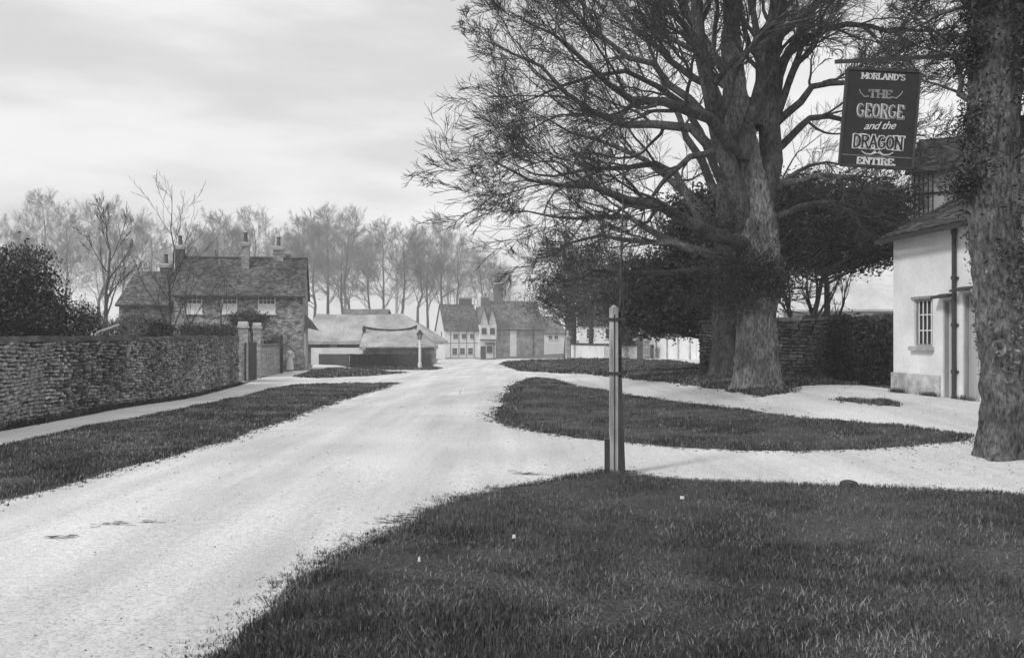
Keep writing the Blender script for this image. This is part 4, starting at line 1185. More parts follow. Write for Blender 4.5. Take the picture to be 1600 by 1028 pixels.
# ------------------------------------------------------------------ white outbuilding of the inn on the right
RF, RN = G(1396, 612), G(1530, 627)
Lr, ar, ur = frame_of(RF, RN)
ob = thing('white_outbuilding', 'whitewashed outbuilding with barred window and plank doors on the right', 'building', (RF.x, RF.y, RF.z), ar)
rx = lambda px: along(RF, ur, px)
def rdist(px): return RF.y + ur.y * rx(px)
def rz(px, py): return hz(py, rdist(px)) - RF.z
eo = rz(1396, 369)
LB = 6.0
d1a, d1b, d2a, d2b = rx(1473), rx(1491), rx(1504), rx(1531)
wi0, wi1 = rx(1428), rx(1457)
zl = rz(1441, 467); zs = rz(1441, 541); zdoor = rz(1482, 468); zdoor2 = rz(1516, 457)
# wall pieces around the openings
b = MB()
b.box(0, wi0, 0, .35, -.5, eo); b.box(wi0, wi1, 0, .35, -.5, zs); b.box(wi0, wi1, 0, .35, zl, eo)
b.box(wi1, d1a, 0, .35, -.5, eo); b.box(d1a, d1b, 0, .35, zdoor, eo); b.box(d1b, d2a, 0, .35, -.5, eo); b.box(d2a, d2b, 0, .35, zdoor2, eo); b.box(d2b, LB, 0, .35, -.5, eo)
b.prism([(0, -.5), (.3, -.5), (.3, eo), (0, eo)], .352, 3.0)
b.box(.3, LB, 2.7, 3.0, -.5, eo + .8)
b.build('wall', M_PLASTER, ob)
b = MB(); b.box(-.03, d1a - .06, -.045, -.002, -.3, rz(1430, 584)); b.box(-.035, -.002, 0, 3, -.3, rz(1430, 584)); b.build('plinth', M_PLINTH, ob)
# window: frame, bars, panes, sill, lintel
b = MB(); t = .045
b.box(wi0, wi0 + t, .04, .12, zs, zl); b.box(wi1 - t, wi1, .04, .12, zs, zl); b.box(wi0 + t, wi1 - t, .04, .12, zl - t, zl); b.box(wi0 + t, wi1 - t, .04, .12, zs, zs + t)
wf = b.build('window', M_FRAME, ob)
for k in range(4):
    x = wi0 + t + (wi1 - wi0 - 2 * t) * (k + .5) / 4
    b = MB(); b.lathe([(.012, zs + t), (.012, zl - t)], x, .05, 6); b.build('bar', M_WHITE, wf)
for k in range(2):
    z = zs + (zl - zs) * (k + 1) / 3; b = MB(); b.box(wi0 + t, wi1 - t, .075, .1, z - .012, z + .012); b.build('glazing_bar', M_WHITE, wf)
for c in range(2):
    for r in range(3):
        xa = wi0 + t + (wi1 - wi0 - 2 * t) * c / 2; za = zs + t + (zl - zs - 2 * t) * r / 3
        b = MB(); b.box(xa + .006, xa + (wi1 - wi0 - 2 * t) / 2 - .006, .105, .11, za + .004, za + (zl - zs - 2 * t) / 3 - .004); b.build('pane', M_GLASS, wf)
b = MB(); b.box(wi0, wi1, .13, .15, zs, zl); b.build('shutter_back', M_FRAME, wf)
b = MB(); b.box(wi0 - .07, wi1 + .07, -.09, .04, zs - .09, zs - .003); b.build('sill', M_PLINTH, wf)
b = MB(); b.box(wi0 - .06, wi1 + .06, -.04, -.002, zl + .0, zl + .05); b.build('lintel', M_FRAME, wf)
for (xa, xb, zh, n) in ((d1a, d1b, zdoor, 4), (d2a, d2b, zdoor2, 6)):
    b = MB(); b.box(xa, xb, .14, .17, -.05, zh); dr = b.build('door', M_DOOR, ob)
    for k in range(n):
        x0 = xa + .04 + (xb - xa - .08) * k / n; b = MB(); b.box(x0 + .004, x0 + (xb - xa - .08) / n - .004, .10, .138, .02, zh - .05); b.build('plank', M_DOOR, dr)
    b = MB(); b.box(xa, xa + .038, .03, .137, -.1, zh); b.box(xb - .038, xb, .03, .137, -.1, zh); b.box(xa + .038, xb - .038, .03, .137, zh - .045, zh); b.build('door_frame', M_FRAME, dr)
    b = MB(); b.box(xb - .12, xb - .09, .07, .098, .95, 1.05); b.build('latch', M_IRON, dr)
    b = MB(); b.hexa([(xa - .08, -.22, zh + .02), (xb + .08, -.22, zh + .02), (xb + .08, 0, zh + .06), (xa - .08, 0, zh + .06), (xa - .08, -.22, zh + .06), (xb + .08, -.22, zh + .06), (xb + .08, 0, zh + .12), (xa - .08, 0, zh + .12)]); b.build('door_hood', M_DARKWOOD, dr)
    b = MB(); b.box(xa - .05, xb + .05, -.2, .13, -.25, .015); b.build('door_step', M_PLINTH, ob)
xp = rx(1495)
b = MB(); b.lathe([(.04, -.05), (.04, eo - .25), (.055, eo - .22), (.055, eo - .1)], xp, -.06, 10); dpipe = b.build('downpipe', M_IRON, ob)
for z in (.5, 1.4, 2.3):
    b = MB(); b.lathe([(.055, z), (.055, z + .07)], xp, -.06, 10); b.box(xp - .08, xp + .08, -.03, -.002, z + .01, z + .05); b.build('bracket', M_IRON, dpipe)
pit = math.tan(R(27))
tile_roof(ob, (-.16, -.26, eo - .32 * pit + .1), (LB, -.32, eo - .32 * pit + .1), (LB, 3.2, eo + 3.2 * pit + .1), (-.16, 3.2, eo + 3.2 * pit + .1), .165, .105, M_TILE_L, 30, limit=300)
b = MB(); b.box(-.16, LB, -.36, -.29, eo - .18, eo - .09); b.build('gutter', M_IRON, ob)
b = MB(); b.hexa([(-.15, -.24, eo - .2), (-.12, -.24, eo - .2), (-.12, 3.2, eo + 3.2 * pit - .12), (-.15, 3.2, eo + 3.2 * pit - .12), (-.15, -.24, eo - .06), (-.12, -.24, eo - .06), (-.12, 3.2, eo + 3.2 * pit + .0), (-.15, 3.2, eo + 3.2 * pit + .0)]); b.build('bargeboard', M_FRAME, ob)

# taller wing of the inn behind
TW = P(1424, 500, 25); TW.z = gz(TW.x, 25)
tw = thing('inn_wing', 'taller pale wing of the inn behind the outbuilding with dark uprights', 'building', TW, R(-27))
zt0, zt1 = hz(262, 25) - TW.z, hz(214, 26.5) - TW.z
b = MB(); b.box(0, 6, 0, 4, -.5, zt0); b.build('wall', M_PLASTER, tw)
for k in range(5):
    x = .07 + .115 * k; b = MB(); b.box(x, x + .03, -.05, -.002, hz(352, 25) - TW.z, zt0 - .05); b.build('upright', M_DARKWOOD, tw)
b = MB(); b.box(0.02, 1.7, -.06, -.003, hz(306, 25) - TW.z, hz(303, 25) - TW.z); b.build('crossrail', M_DARKWOOD, tw)
tile_roof(tw, (-.15, -.4, zt0 - .2), (6.2, -.4, zt0 - .2), (6.2, 2.2, zt1), (.1, 2.2, zt1), .165, .11, M_TILE, 31)
tile_roof(tw, (6.2, 4.8, zt0 - .25), (-.15, 4.8, zt0 - .25), (.1, 2.2, zt1), (6.2, 2.2, zt1), .3, .2, M_TILE, 32)

# ------------------------------------------------------------------ the inn sign and its iron bracket
DS = 11.2
SW, SH = 109 * DS / F, 150 * DS / F
cs = P(1374, 186, DS)
sign = thing('inn_sign', 'black hanging inn sign with pale lettering for the George and Dragon', 'inn sign', cs)
sign.rotation_euler = (0, R(4.6), R(-6))
b = MB(); b.box(-SW / 2, SW / 2, -.02, .02, -SH / 2, SH / 2); b.build('board', M_SIGN, sign)
for nm, q in (('frame', (-SW / 2 - .015, -SW / 2 + .012, -SH / 2, SH / 2)), ('frame', (SW / 2 - .012, SW / 2 + .015, -SH / 2, SH / 2)), ('frame', (-SW / 2 + .012, SW / 2 - .012, SH / 2 - .012, SH / 2 + .015)), ('frame', (-SW / 2 + .012, SW / 2 - .012, -SH / 2 - .015, -SH / 2 + .012))):
    b = MB(); b.box(q[0], q[1], -.035, .035, q[2], q[3]); b.build(nm, M_DARKWOOD, sign)
# slab-serif letters drawn as strokes on a 0..1 grid
def arc(cx, cy, rx_, ry_, a0, a1, n=9): return [(cx + rx_ * math.cos(R(a)), cy + ry_ * math.sin(R(a))) for a in np.linspace(a0, a1, n)]
GL = {
 'M': (1.0, [[(.12, 0), (.12, 1)], [(.12, 1), (.5, .25)], [(.5, .25), (.88, 1)], [(.88, 1), (.88, 0)]], [(.12, 0), (.12, 1), (.88, 0), (.88, 1)]),
 'O': (.8, [arc(.4, .5, .3, .46, 0, 360, 17)], []),
 'R': (.8, [[(.15, 0), (.15, 1)], [(.15, 1)] + arc(.42, .76, .25, .22, 90, -90) + [(.15, .54)], [(.4, .52), (.7, 0)]], [(.15, 0), (.15, 1), (.7, 0)]),
 'L': (.7, [[(.15, 0), (.15, 1)], [(.15, .03), (.62, .03), (.62, .2)]], [(.15, 1)]),
 'A': (.85, [[(.08, 0), (.42, 1)], [(.42, 1), (.78, 0)], [(.2, .34), (.66, .34)]], [(.08, 0), (.78, 0)]),
 'N': (.9, [[(.14, 0), (.14, 1)], [(.14, 1), (.74, 0)], [(.74, 0), (.74, 1)]], [(.14, 0), (.14, 1), (.74, 1)]),
 'D': (.82, [[(.15, 0), (.15, 1)], [(.15, 1)] + arc(.35, .5, .34, .47, 85, -85) + [(.15, 0)]], []),
 "'": (.3, [[(.15, 1), (.12, .72)]], []),
 'S': (.7, [arc(.36, .74, .24, .22, 20, 270, 9) + arc(.36, .26, .26, .24, 90, -160, 9)], []),
 'T': (.8, [[(.4, 0), (.4, 1)], [(.06, .78), (.06, .97), (.74, .97), (.74, .78)]], [(.4, 0)]),
 'H': (.85, [[(.14, 0), (.14, 1)], [(.7, 0), (.7, 1)], [(.14, .5), (.7, .5)]], [(.14, 0), (.14, 1), (.7, 0), (.7, 1)]),
 'E': (.74, [[(.15, 0), (.15, 1)], [(.15, .97), (.62, .97), (.62, .8)], [(.15, .5), (.48, .5)], [(.15, .03), (.64, .03), (.64, .2)]], []),
 'G': (.85, [arc(.42, .5, .32, .46, 50, 330, 13) + [(.7, .45), (.48, .45)]], [(.7, .45)]),
 'I': (.42, [[(.2, 0), (.2, 1)]], [(.2, 0), (.2, 1)]),
 '.': (.3, [[(.1, .02), (.1, .12)]], []),
}
def word(parent, text, cx, cz, width, h, st, m, y, name='lettering', arcv=0.0, serif=True, dx=0, dz=0, grow=0):
    adv = [GL[c][0] for c in text]; tot = sum(adv); sx = width / tot; b = MB(); x = cx - width / 2
    for c, a_ in zip(text, adv):
        mid = (x + a_ * sx / 2 - cx) / (width / 2); lift = arcv * (1 - mid * mid)
        def T(p): return (x + p[0] * sx + dx, cz - h / 2 + p[1] * h + lift + dz)
        for stroke in GL[c][1]:
            for p, q in zip(stroke[:-1], stroke[1:]):
                p, q = T(p), T(q)
                vert = abs(q[1] - p[1]) > abs(q[0] - p[0]) * 1.2
                w = (st if vert else st * .62) + grow
                d = Vector((q[0] - p[0], q[1] - p[1])); 
                if d.length < 1e-6: continue
                d.normalize(); e = d * w * .25; nn = Vector((-d.y, d.x)) * w / 2
                P0 = Vector(p) - e; P1 = Vector(q) + e
                b.hexa([(P0.x - nn.x, y, P0.y - nn.y), (P1.x - nn.x, y, P1.y - nn.y), (P1.x - nn.x, y + .004, P1.y - nn.y), (P0.x - nn.x, y + .004, P0.y - nn.y),
                        (P0.x + nn.x, y, P0.y + nn.y), (P1.x + nn.x, y, P1.y + nn.y), (P1.x + nn.x, y + .004, P1.y + nn.y), (P0.x + nn.x, y + .004, P0.y + nn.y)])
        if serif:
            for s_ in GL[c][2]:
                p = T(s_); k = st * .95; zz = p[1]
                b.box(p[0] - k, p[0] + k, y - .0005, y + .0035, zz - st * .25 - grow / 2, zz + st * .25 + grow / 2)
        x += a_ * sx
    return b.build(name, m, parent)
u_ = SH / 150.0
word(sign, "MORLAND'S", -.0, SH / 2 - 10 * u_, 66 * u_, 9 * u_, 2.1 * u_, M_LETTER, -.026)
word(sign, "THE", -2 * u_, SH / 2 - 37 * u_, 36 * u_, 12 * u_, 3.2 * u_, M_LETTER_G, -.026)
word(sign, "GEORGE", -1 * u_, SH / 2 - 63 * u_, 72 * u_, 21 * u_, 4.2 * u_, M_LETTER_G, -.025, dx=1.5 * u_, dz=-1.5 * u_)
word(sign, "GEORGE", -1 * u_, SH / 2 - 63 * u_, 72 * u_, 21 * u_, 1.6 * u_, M_LETTER, -.030)
word(sign, "DRAGON", 0, SH / 2 - 112 * u_, 76 * u_, 20 * u_, 5.4 * u_, M_LETTER, -.025, grow=1.0 * u_)
word(sign, "DRAGON", 0, SH / 2 - 112 * u_, 76 * u_, 19 * u_, 2.6 * u_, M_SIGN, -.030)
word(sign, "ENTIRE.", 0, -SH / 2 + 8 * u_, 60 * u_, 10 * u_, 3.0 * u_, M_LETTER, -.026)
tx = bpy.data.curves.new('lettering', 'FONT'); tx.body = 'and the'; tx.size = 17 * u_; tx.shear = .5; tx.offset = .0006; tx.extrude = .003; tx.align_x = 'CENTER'; tx.space_character = .92
to = bpy.data.objects.new('lettering', tx); C.objects.link(to); to.parent = sign; tx.materials.append(M_LETTER)
dg = bpy.context.evaluated_depsgraph_get(); tme = bpy.data.meshes.new_from_object(to.evaluated_get(dg))
bpy.data.objects.remove(to); to = link('lettering', tme, M_LETTER, sign)
to.location = (0, -.026, SH / 2 - 92 * u_); to.rotation_euler = (R(90), R(-4), 0)
def flourish(pts, r, nm='flourish', m=M_LETTER):
    return tube_obj(nm, [(np.array([(a * u_, -.026, c * u_ + SH / 2) for a, c in pts]), np.linspace(r * u_, r * u_ * .4, len(pts)), 5)], m, sign)
for s in (-1, 1):
    flourish([(s * 18 - 2, -42), (s * 24 - 2, -43), (s * 30 - 2, -37), (s * 33 - 2, -31)], 1.8, m=M_LETTER_G)
    flourish([(s * 3, -129), (s * 10, -132), (s * 18, -131), (s * 24, -127)], 1.8)
    flourish([(s * 1, -130), (s * 4, -126), (s * 7, -129)], 1.2)
b = MB(); b.box(-SW / 2 + .01, SW / 2 - .01, -.024, -.0205, -SH / 2 + 15.5 * u_, -SH / 2 + 16.5 * u_); b.build('rule_line', M_LETTER_G, sign)
for x in (-SW / 2 + .08, SW / 2 - .08):
    b = MB(); b.lathe([(.018, SH / 2 + .01), (.022, SH / 2 + .03), (.01, SH / 2 + .045), (.01, SH / 2 + .14)], x, 0, 8); b.build('hanger', M_IRON, sign)
ta, tb = P(1305, 97, DS), P(1560, 84, DS + .25)
bk_ = thing('sign_bracket', 'thin iron bracket arm reaching from the ivied tree to the inn sign', 'bracket', tb)
b = MB(); b.bar(ta - tb, Vector((0, 0, 0)), .035, .045); b.build('arm', M_IRON, bk_)
qa = P(1405, 92, DS + .1) - tb; qb = P(1560, 30, DS + .25) - tb
b = MB(); b.bar(qa, qb, .014); b.build('stay', M_IRON, bk_)
for t_ in (0.0,):
    cc = ta - tb; n_ = 12
    pts = np.array([(cc.x + .03 + .07 * math.cos(a), cc.y, cc.z + .09 + .07 * math.sin(a)) for a in np.linspace(-math.pi / 2, math.pi * 1.1, n_)])
    tube_obj('scroll', [(pts, np.full(n_, .009), 5)], M_IRON, bk_)

# ------------------------------------------------------------------ staked sapling in the foreground
SP = G(959, 741)
sap = thing('tree_stake', 'pale square stake standing in the foreground grass edge beside the sapling', 'stake', SP)
dS = SP.y; w = 13 * dS / F; hS = hz(481, dS) - SP.z
b = MB(); b.box(-w / 2, w / 2, -w / 2, w / 2, -.4, hS)
b.add([(-w / 2, -w / 2, hS), (w / 2, -w / 2, hS), (w / 2, w / 2, hS), (-w / 2, w / 2, hS), (0, 0, hS + .04)], [(0, 1, 4), (1, 2, 4), (2, 3, 4), (3, 0, 4)])
o = b.build('post', M_STAKE, sap)
bv_ = o.modifiers.new('bevel', 'BEVEL'); bv_.width = .008; bv_.segments = 2
b = MB(); b.box(-w / 2 + .045, -w / 2 + .058, -w / 2 - .006, -w / 2 - .001, .05, hS - .08); b.build('groove_shade', M_DARKWOOD, sap)  # raised dark strip painted in place of a recess's shade
for z in (hz(499, dS) - SP.z, hz(583, dS) - SP.z):
    b = MB(); b.box(-w / 2 - .014, w / 2 + .075, -w / 2 - .014, w / 2 + .06, z - .016, z + .016); b.build('strap', M_DARKWOOD, sap)
xr_ = lambda px: (px - 959) * dS / F
zz_ = lambda py: hz(py, dS) - SP.z
b = MB(); b.hexa([(w / 2 + .002, -w / 2, -.3), (xr_(978), -w / 2, -.3), (xr_(978), w / 2, -.3), (w / 2 + .002, w / 2, -.3), (w / 2 + .002, -w / 2 + .01, zz_(588)), (xr_(971), -w / 2 + .01, zz_(588)), (xr_(971), w / 2, zz_(588)), (w / 2 + .002, w / 2, zz_(588))]); b.build('guard_board', M_DARKWOOD, sap)
b = MB(); b.box(xr_(945), -w / 2 - .002, -w / 2 + .02, w / 2, -.3, zz_(686)); b.build('guard_board', M_DARKWOOD, sap)
sg = thing('sapling', 'thin bare sapling tied behind the pale stake', 'tree', (SP.x + .11, SP.y + .09, SP.z))
T = Tree(31, kids=(11, 5, 3), ang=(25, 50), ratio=.38, wander=.09, up=.05, maxl=3, rmin=.0022, rk=.5, start=.4)
top = P(977, 205, dS) - Vector(sg.location)
tr = [(0, 0, -.1), (-.03, 0, 1.4), (-.02, .02, 2.2), (.0, 0, 3.0), tuple(top)]
tube_obj('trunk', [(resample(tr, 20) + np.random.default_rng(2).normal(0, .006, (20, 3)), np.linspace(.026, .006, 20), 8)], M_BARK_D, sg)
T.spawn(resample(tr, 10), np.linspace(.02, .005, 10), 0)
tube_obj('twigs', T.get(1, 4), M_TWIG, sg)

# ------------------------------------------------------------------ the great elm and its neighbour
EB = G(1186, 607); DE = EB.y
elm = thing('elm_tree', 'great bare elm with pale furrowed trunk standing on the road edge', 'tree', EB)
def E(px, py, dy=0.0, d0=None):
    v = P(px, py, (d0 or DE) + dy); return np.array([v.x - EB.x, v.y - EB.y, v.z - EB.z])
w_ = DE / F
trunk_mesh('trunk', np.array([E(1187, 612), E(1184, 560), E(1183, 500), E(1188, 440), E(1188, 390), E(1180, 330, .05), E(1172, 285, .1), E(1162, 235, .1), E(1153, 180, 0), E(1146, 110, -.1), E(1142, 50)]),
           [34 * w_, 31 * w_, 28 * w_, 28 * w_, 30 * w_, 29 * w_, 27 * w_, 23 * w_, 18 * w_, 16 * w_, 14 * w_], 3, M_BARK, elm, sides=64, rings=150, furrow=.05, flare=.35)
TE = Tree(11, kids=(12, 8, 6, 5), ang=(26, 62), ratio=(.40, .56, .62, .66), wander=.23, up=.03, maxl=4, rmin=.0052, rk=.44, start=.27)
px2 = lambda r: r * w_
limbs = [  # (points px,py,dy), start radius px, end radius px
 ([(1144, 80, 0), (1141, 30, 0), (1138, -30, 0), (1130, -160, .5), (1110, -300, .8)], 14, 6),
 ([(1184, 400, 0), (1196, 310, .0), (1204, 220, .2), (1208, 120, .3), (1216, 0, .3), (1235, -150, 0), (1250, -280, -.4)], 22, 6),
 ([(1160, 250, -.4), (1178, 150, -.8), (1196, 60, -1.2), (1222, -40, -1.5), (1240, -170, -2)], 12, 5),
 ([(1205, 180, .2), (1228, 90, .5), (1268, 10, .8), (1310, -80, 1.2)], 10, 4),
 ([(1176, 420, 0), (1152, 330, -.1), (1122, 240, -.5), (1100, 140, -.6), (1080, 50, -.6), (1070, -80, -.6), (1040, -220, -1)], 18, 5),
 ([(1112, 190, -.6), (1094, 106, -1.2), (1078, 61, -1.6), (1040, 20, -2.0), (990, -30, -2.4), (940, -60, -3)], 10, 3),
 ([(1150, 240, -.3), (1100, 186, -1.5), (1049, 163, -2.2), (968, 153, -3.2), (919, 131, -3.8), (886, 90, -4.2), (833, 57, -4.6), (770, 30, -5)], 12, 2.5),
 ([(1150, 270, -.2), (1100, 218, .4), (1008, 194, 1.0), (947, 194, 1.4), (886, 163, 1.6), (829, 122, 1.8), (776, 90, 2), (720, 62, 2)], 11, 2.2),
 ([(1160, 380, -.3), (1110, 365, -1), (1062, 351, -1.6), (1008, 323, -2.2), (947, 318, -3), (865, 298, -3.6), (804, 290, -4), (735, 276, -4.5), (660, 250, -5)], 13, 2.4),
 ([(1150, 350, 0), (1080, 345, .6), (1060, 320, 1.1), (1045, 278, 1.5), (1020, 261, 1.9), (968, 259, 2.4), (865, 265, 3), (790, 285, 3.4), (720, 250, 3.6)], 10, 2.2),
 ([(1150, 200, 0), (1100, 130, .8), (1049, 102, 1.4), (1000, 61, 2), (950, 10, 2.5), (900, -30, 3)], 10, 2.5),
 ([(1155, 400, 0), (1100, 398, .8), (1050, 380, 1.5), (968, 384, 2.4), (900, 372, 3), (845, 380, 3.4), (763, 408, 4)], 9, 2),
 ([(1100, 180, -.6), (1020, 110, 0), (930, 70, .3), (860, 10, .4), (800, -30, .4)], 8, 2),
 ([(1205, 200, .2), (1262, 142, -.4), (1320, 128, -.8), (1400, 140, -1.2), (1460, 120, -1.6)], 8, 2),
 ([(1205, 240, .1), (1268, 186, .8), (1318, 184, 1.2), (1380, 200, 1.8), (1440, 230, 2)], 8, 2),
 ([(1212, 110, .3), (1260, 52, 0), (1340, 38, -.5), (1420, 50, -1), (1500, 40, -1.3)], 8, 2),
 ([(1214, 60, .3), (1290, -10, 1), (1380, -50, 1.5), (1470, -60, 2)], 8, 2),
 ([(1210, 300, 0), (1270, 270, -.8), (1340, 282, -1.4), (1400, 300, -1.9), (1450, 285, -2.2)], 8, 2),
 ([(1210, 340, 0), (1290, 310, 1), (1350, 330, 1.6), (1410, 345, 2)], 7, 2),
 ([(1185, 200, 0), (1190, 90, 1.5), (1170, -40, 2.5), (1150, -160, 3.5)], 9, 3),
 ([(1140, 120, 0), (1060, 20, 1), (1000, -60, 2), (930, -140, 2)], 9, 3),
]
for i, (pts, r0, r1) in enumerate(limbs):
    q = np.array([E(*p) for p in pts])
    n0 = {k: len(v) for k, v in TE.out.items()}
    q[1:, 0] += np.where(q[1:, 0] < 0, -q[1:, 0] * (0.17 if pts[-1][1] > 130 else 0.08), 0)
    TE.limb(q, px2(r0 * (.88 if r0 < 14 else 1)), px2(r1 if pts[-1][1] < -100 else .8))
for t in TE.out[0]:
    tube_obj('limb', [t], M_TWIG if False else M_BARK_D, elm)
tag(tube_obj('branches', TE.get(1, 2), M_BARK_D, elm), kind='stuff')
tag(tube_obj('crown', TE.get(3, 4), M_TWIG, elm), kind='stuff')
print('elm tubes', {k: len(v) for k, v in TE.out.items()})
# darker shoots sprouting round the bole
leaf_obj('shoots', [(*E(1150, 420, -.5), 1.0, .5, .8, 1), (*E(1200, 440, -.55), .7, .35, .45, 1.2), (*E(1120, 470, -.2), .9, .6, .5, .8), (*E(1110, 340, -.2), .7, .5, .7, .7)], 9000, .04, M_EVER, elm, 8, clump=.2)
TS = Tree(77, kids=(6, 4), ang=(20, 60), ratio=.5, wander=.25, up=.02, maxl=2, rmin=.005, rk=.6)
gs = np.random.default_rng(6)
for k in range(60):
    c_ = E(gs.uniform(1150, 1222), gs.uniform(400, 480), 0); a_ = gs.uniform(-2.8, -.3)
    d_ = np.array([math.cos(a_), math.sin(a_), gs.uniform(-.3, .5)]); c_ = c_ * np.array([1, 0, 1])
    TS.limb(np.array([c_ + d_ * .4, c_ + d_ * 1.0, c_ + d_ * 1.6 + np.array([0, 0, .2])]), .012, .005, 1)
tube_obj('epicormic_twigs', TS.get(1, 2), M_TWIG, elm)

# second, darker elm behind
E2 = G(1133, 589); w2_ = E2.y / F
elm2 = thing('elm_tree', 'dark elm standing just behind and left of the great elm', 'tree', E2)
def Eb(px, py, dy=0.0):
    v = P(px, py, E2.y + dy); return np.array([v.x - E2.x, v.y - E2.y, v.z - E2.z])
trunk_mesh('trunk', np.array([Eb(1133, 592), Eb(1134, 540), Eb(1130, 470), Eb(1130, 380), Eb(1130, 300), Eb(1134, 220)]),
           [24 * w2_, 20 * w2_, 17 * w2_, 14 * w2_, 10 * w2_, 6 * w2_], 7, M_BARK_D, elm2, sides=40, rings=60, furrow=.03, flare=.5)
T2 = Tree(21, kids=(8, 7, 6, 5), ang=(26, 60), ratio=(.38, .56, .64, .7), wander=.19, up=.03, maxl=4, rmin=.0055, rk=.44, start=.35)
for pts, r0, r1 in [
 ([(1131, 320, 0), (1110, 285, .3), (1070, 220, 1), (1020, 120, 2), (980, 0, 2.5)], 8, 2),
 ([(1125, 360, 0), (1060, 300, 1.5), (980, 240, 2.5), (880, 210, 3.5), (780, 170, 4)], 8, 2), ([(1125, 400, 0), (1040, 380, 1), (960, 340, 2), (850, 340, 3), (740, 330, 3.6)], 8, 2),
 ([(1128, 430, 0), (1050, 420, -.6), (980, 430, -1), (900, 425, -1.6), (830, 440, -2)], 6, 1.6), ([(1131, 320, 0), (1180, 200, 1), (1240, 100, 2), (1290, 0, 3)], 8, 2),
 ([(1125, 350, 0), (1220, 290, 1.5), (1300, 250, 3), (1380, 260, 4)], 7, 2), ([(1133, 300, 0), (1105, 235, -.2), (1050, 150, -.5), (950, 110, -1), (850, 130, -1.4), (740, 170, -2)], 7, 2)]:
    T2.limb(np.array([Eb(*p) for p in pts]) * np.array([.88, 1, 1]), r0 * w2_, .7 * w2_)
for t in T2.out[0]: tube_obj('limb', [t], M_BARK_D, elm2)
tag(tube_obj('branches', T2.get(1, 2), M_BARK_D, elm2), kind='stuff')
tag(tube_obj('crown', T2.get(3, 4), M_TWIG, elm2), kind='stuff')

# ------------------------------------------------------------------ ivied tree at the right edge
IB = G(1572, 712); di = IB.y; wi_ = di / F
iv = thing('ivy_tree', 'thick trunked tree with ivy at the right edge of the road', 'tree', IB)
def I(px, py, dy=0.0):
    v = P(px, py, di + dy); return np.array([v.x - IB.x, v.y - IB.y, v.z - IB.z])
ip = [I(1580, 716), I(1582, 640), I(1576, 560), I(1566, 480), I(1556, 400), I(1546, 320), I(1546, 220), I(1552, 100), I(1556, -40), I(1550, -200)]
ir = [v * wi_ for v in (44, 40, 38, 34, 32, 34, 34, 31, 26, 14)]
trunk_mesh('trunk', np.array(ip), ir, 12, M_BARK_R, iv, sides=72, rings=130, furrow=.045, flare=.42)
g = np.random.default_rng(9)
def skin_leaves(zlo, zhi, n, off=.05, patches=26):
    pp_ = resample(ip, 60); rr_ = np.interp(np.linspace(0, 1, 60), np.linspace(0, 1, len(ir)), ir)
    k = np.where((pp_[:, 2] > zlo) & (pp_[:, 2] < zhi))[0]
    pc = g.choice(k, patches); pa = g.uniform(0, 2 * np.pi, patches)
    which = g.integers(0, patches, n)
    a = pa[which] + g.normal(0, .45, n); z = pp_[pc[which], 2] + g.normal(0, .28, n)
    r = np.interp(z, pp_[:, 2], rr_) * 1.08 + np.abs(g.normal(0, off, n))
    return np.stack([np.interp(z, pp_[:, 2], pp_[:, 0]) + r * np.cos(a), np.interp(z, pp_[:, 2], pp_[:, 1]) + r * np.sin(a), z], 1)
v, q = leaf_arrays(g, skin_leaves(2.2, 6.5, 5200, patches=40), .035); link('ivy', mesh_arrays('ivy', v, q), M_EVER, iv)
leaf_obj('ivy_mass', [(*I(px_, py_, -.05), a_ * wi_, a_ * wi_ * .8, b_ * wi_, 1) for px_, py_, a_, b_ in ((1508, 290, 12, 30), (1520, 200, 18, 40), (1590, 120, 40, 60), (1512, 80, 18, 40), (1545, 0, 50, 40), (1600, 10, 50, 60))], 11000, .024, M_EVER, iv, 19, clump=.09)
v, q = leaf_arrays(g, skin_leaves(1.0, 4.6, 1500, .02, 14), .03); link('pale_ivy', mesh_arrays('pale_ivy', v, q), M_LEAF_P, iv)
# burrs and pruned knots
for k, (px, py) in enumerate(((1576, 590), (1560, 545), (1548, 505))):
    c = I(px, py, -.38); b = MB(); rr = .055 + .02 * (k % 2)
    n_ = 14; pts = np.array([(c[0] + rr * math.cos(a), c[1], c[2] + rr * math.sin(a) * 1.2) for a in np.linspace(0, 2 * math.pi, n_)])
    tube_obj('knot', [(pts, np.full(n_, .022), 6)], M_BARK, iv)
TI = Tree(41, kids=(11, 8, 6, 5), ang=(28, 64), ratio=(.42, .56, .64, .7), wander=.22, up=.02, maxl=4, rmin=.003, rk=.5, droop=.03)
for pts, r0, r1 in [([(1548, 60, 0), (1500, -10, .3), (1450, -50, .6), (1390, -60, 1)], 9, 2), ([(1550, 0, 0), (1600, -100, .2), (1660, -200, .4)], 14, 4),
                    ([(1550, 150, 0), (1610, 60, .2), (1680, 0, .4), (1750, -30, .8)], 12, 3), ([(1552, 30, 0), (1520, -80, -.6), (1480, -180, -1)], 12, 4),
                    ([(1540, 190, .1), (1500, 110, .8), (1465, 60, 1.4), (1420, 20, 1.9)], 6, 1.5), ([(1550, -60, 0), (1560, -200, .6), (1580, -330, 1)], 14, 4),
                    ([(1560, 300, 0), (1590, 200, .3), (1620, 120, .5), (1640, 0, .6)], 14, 6)]:
    TI.limb(np.array([I(*p) for p in pts]), r0 * wi_, r1 * wi_)
for t in TI.out[0]: tube_obj('limb', [t], M_BARK_D, iv)
tag(tube_obj('branches', TI.get(1, 2), M_BARK_D, iv), kind='stuff')
tag(tube_obj('crown', TI.get(3, 4), M_TWIG, iv), kind='stuff')

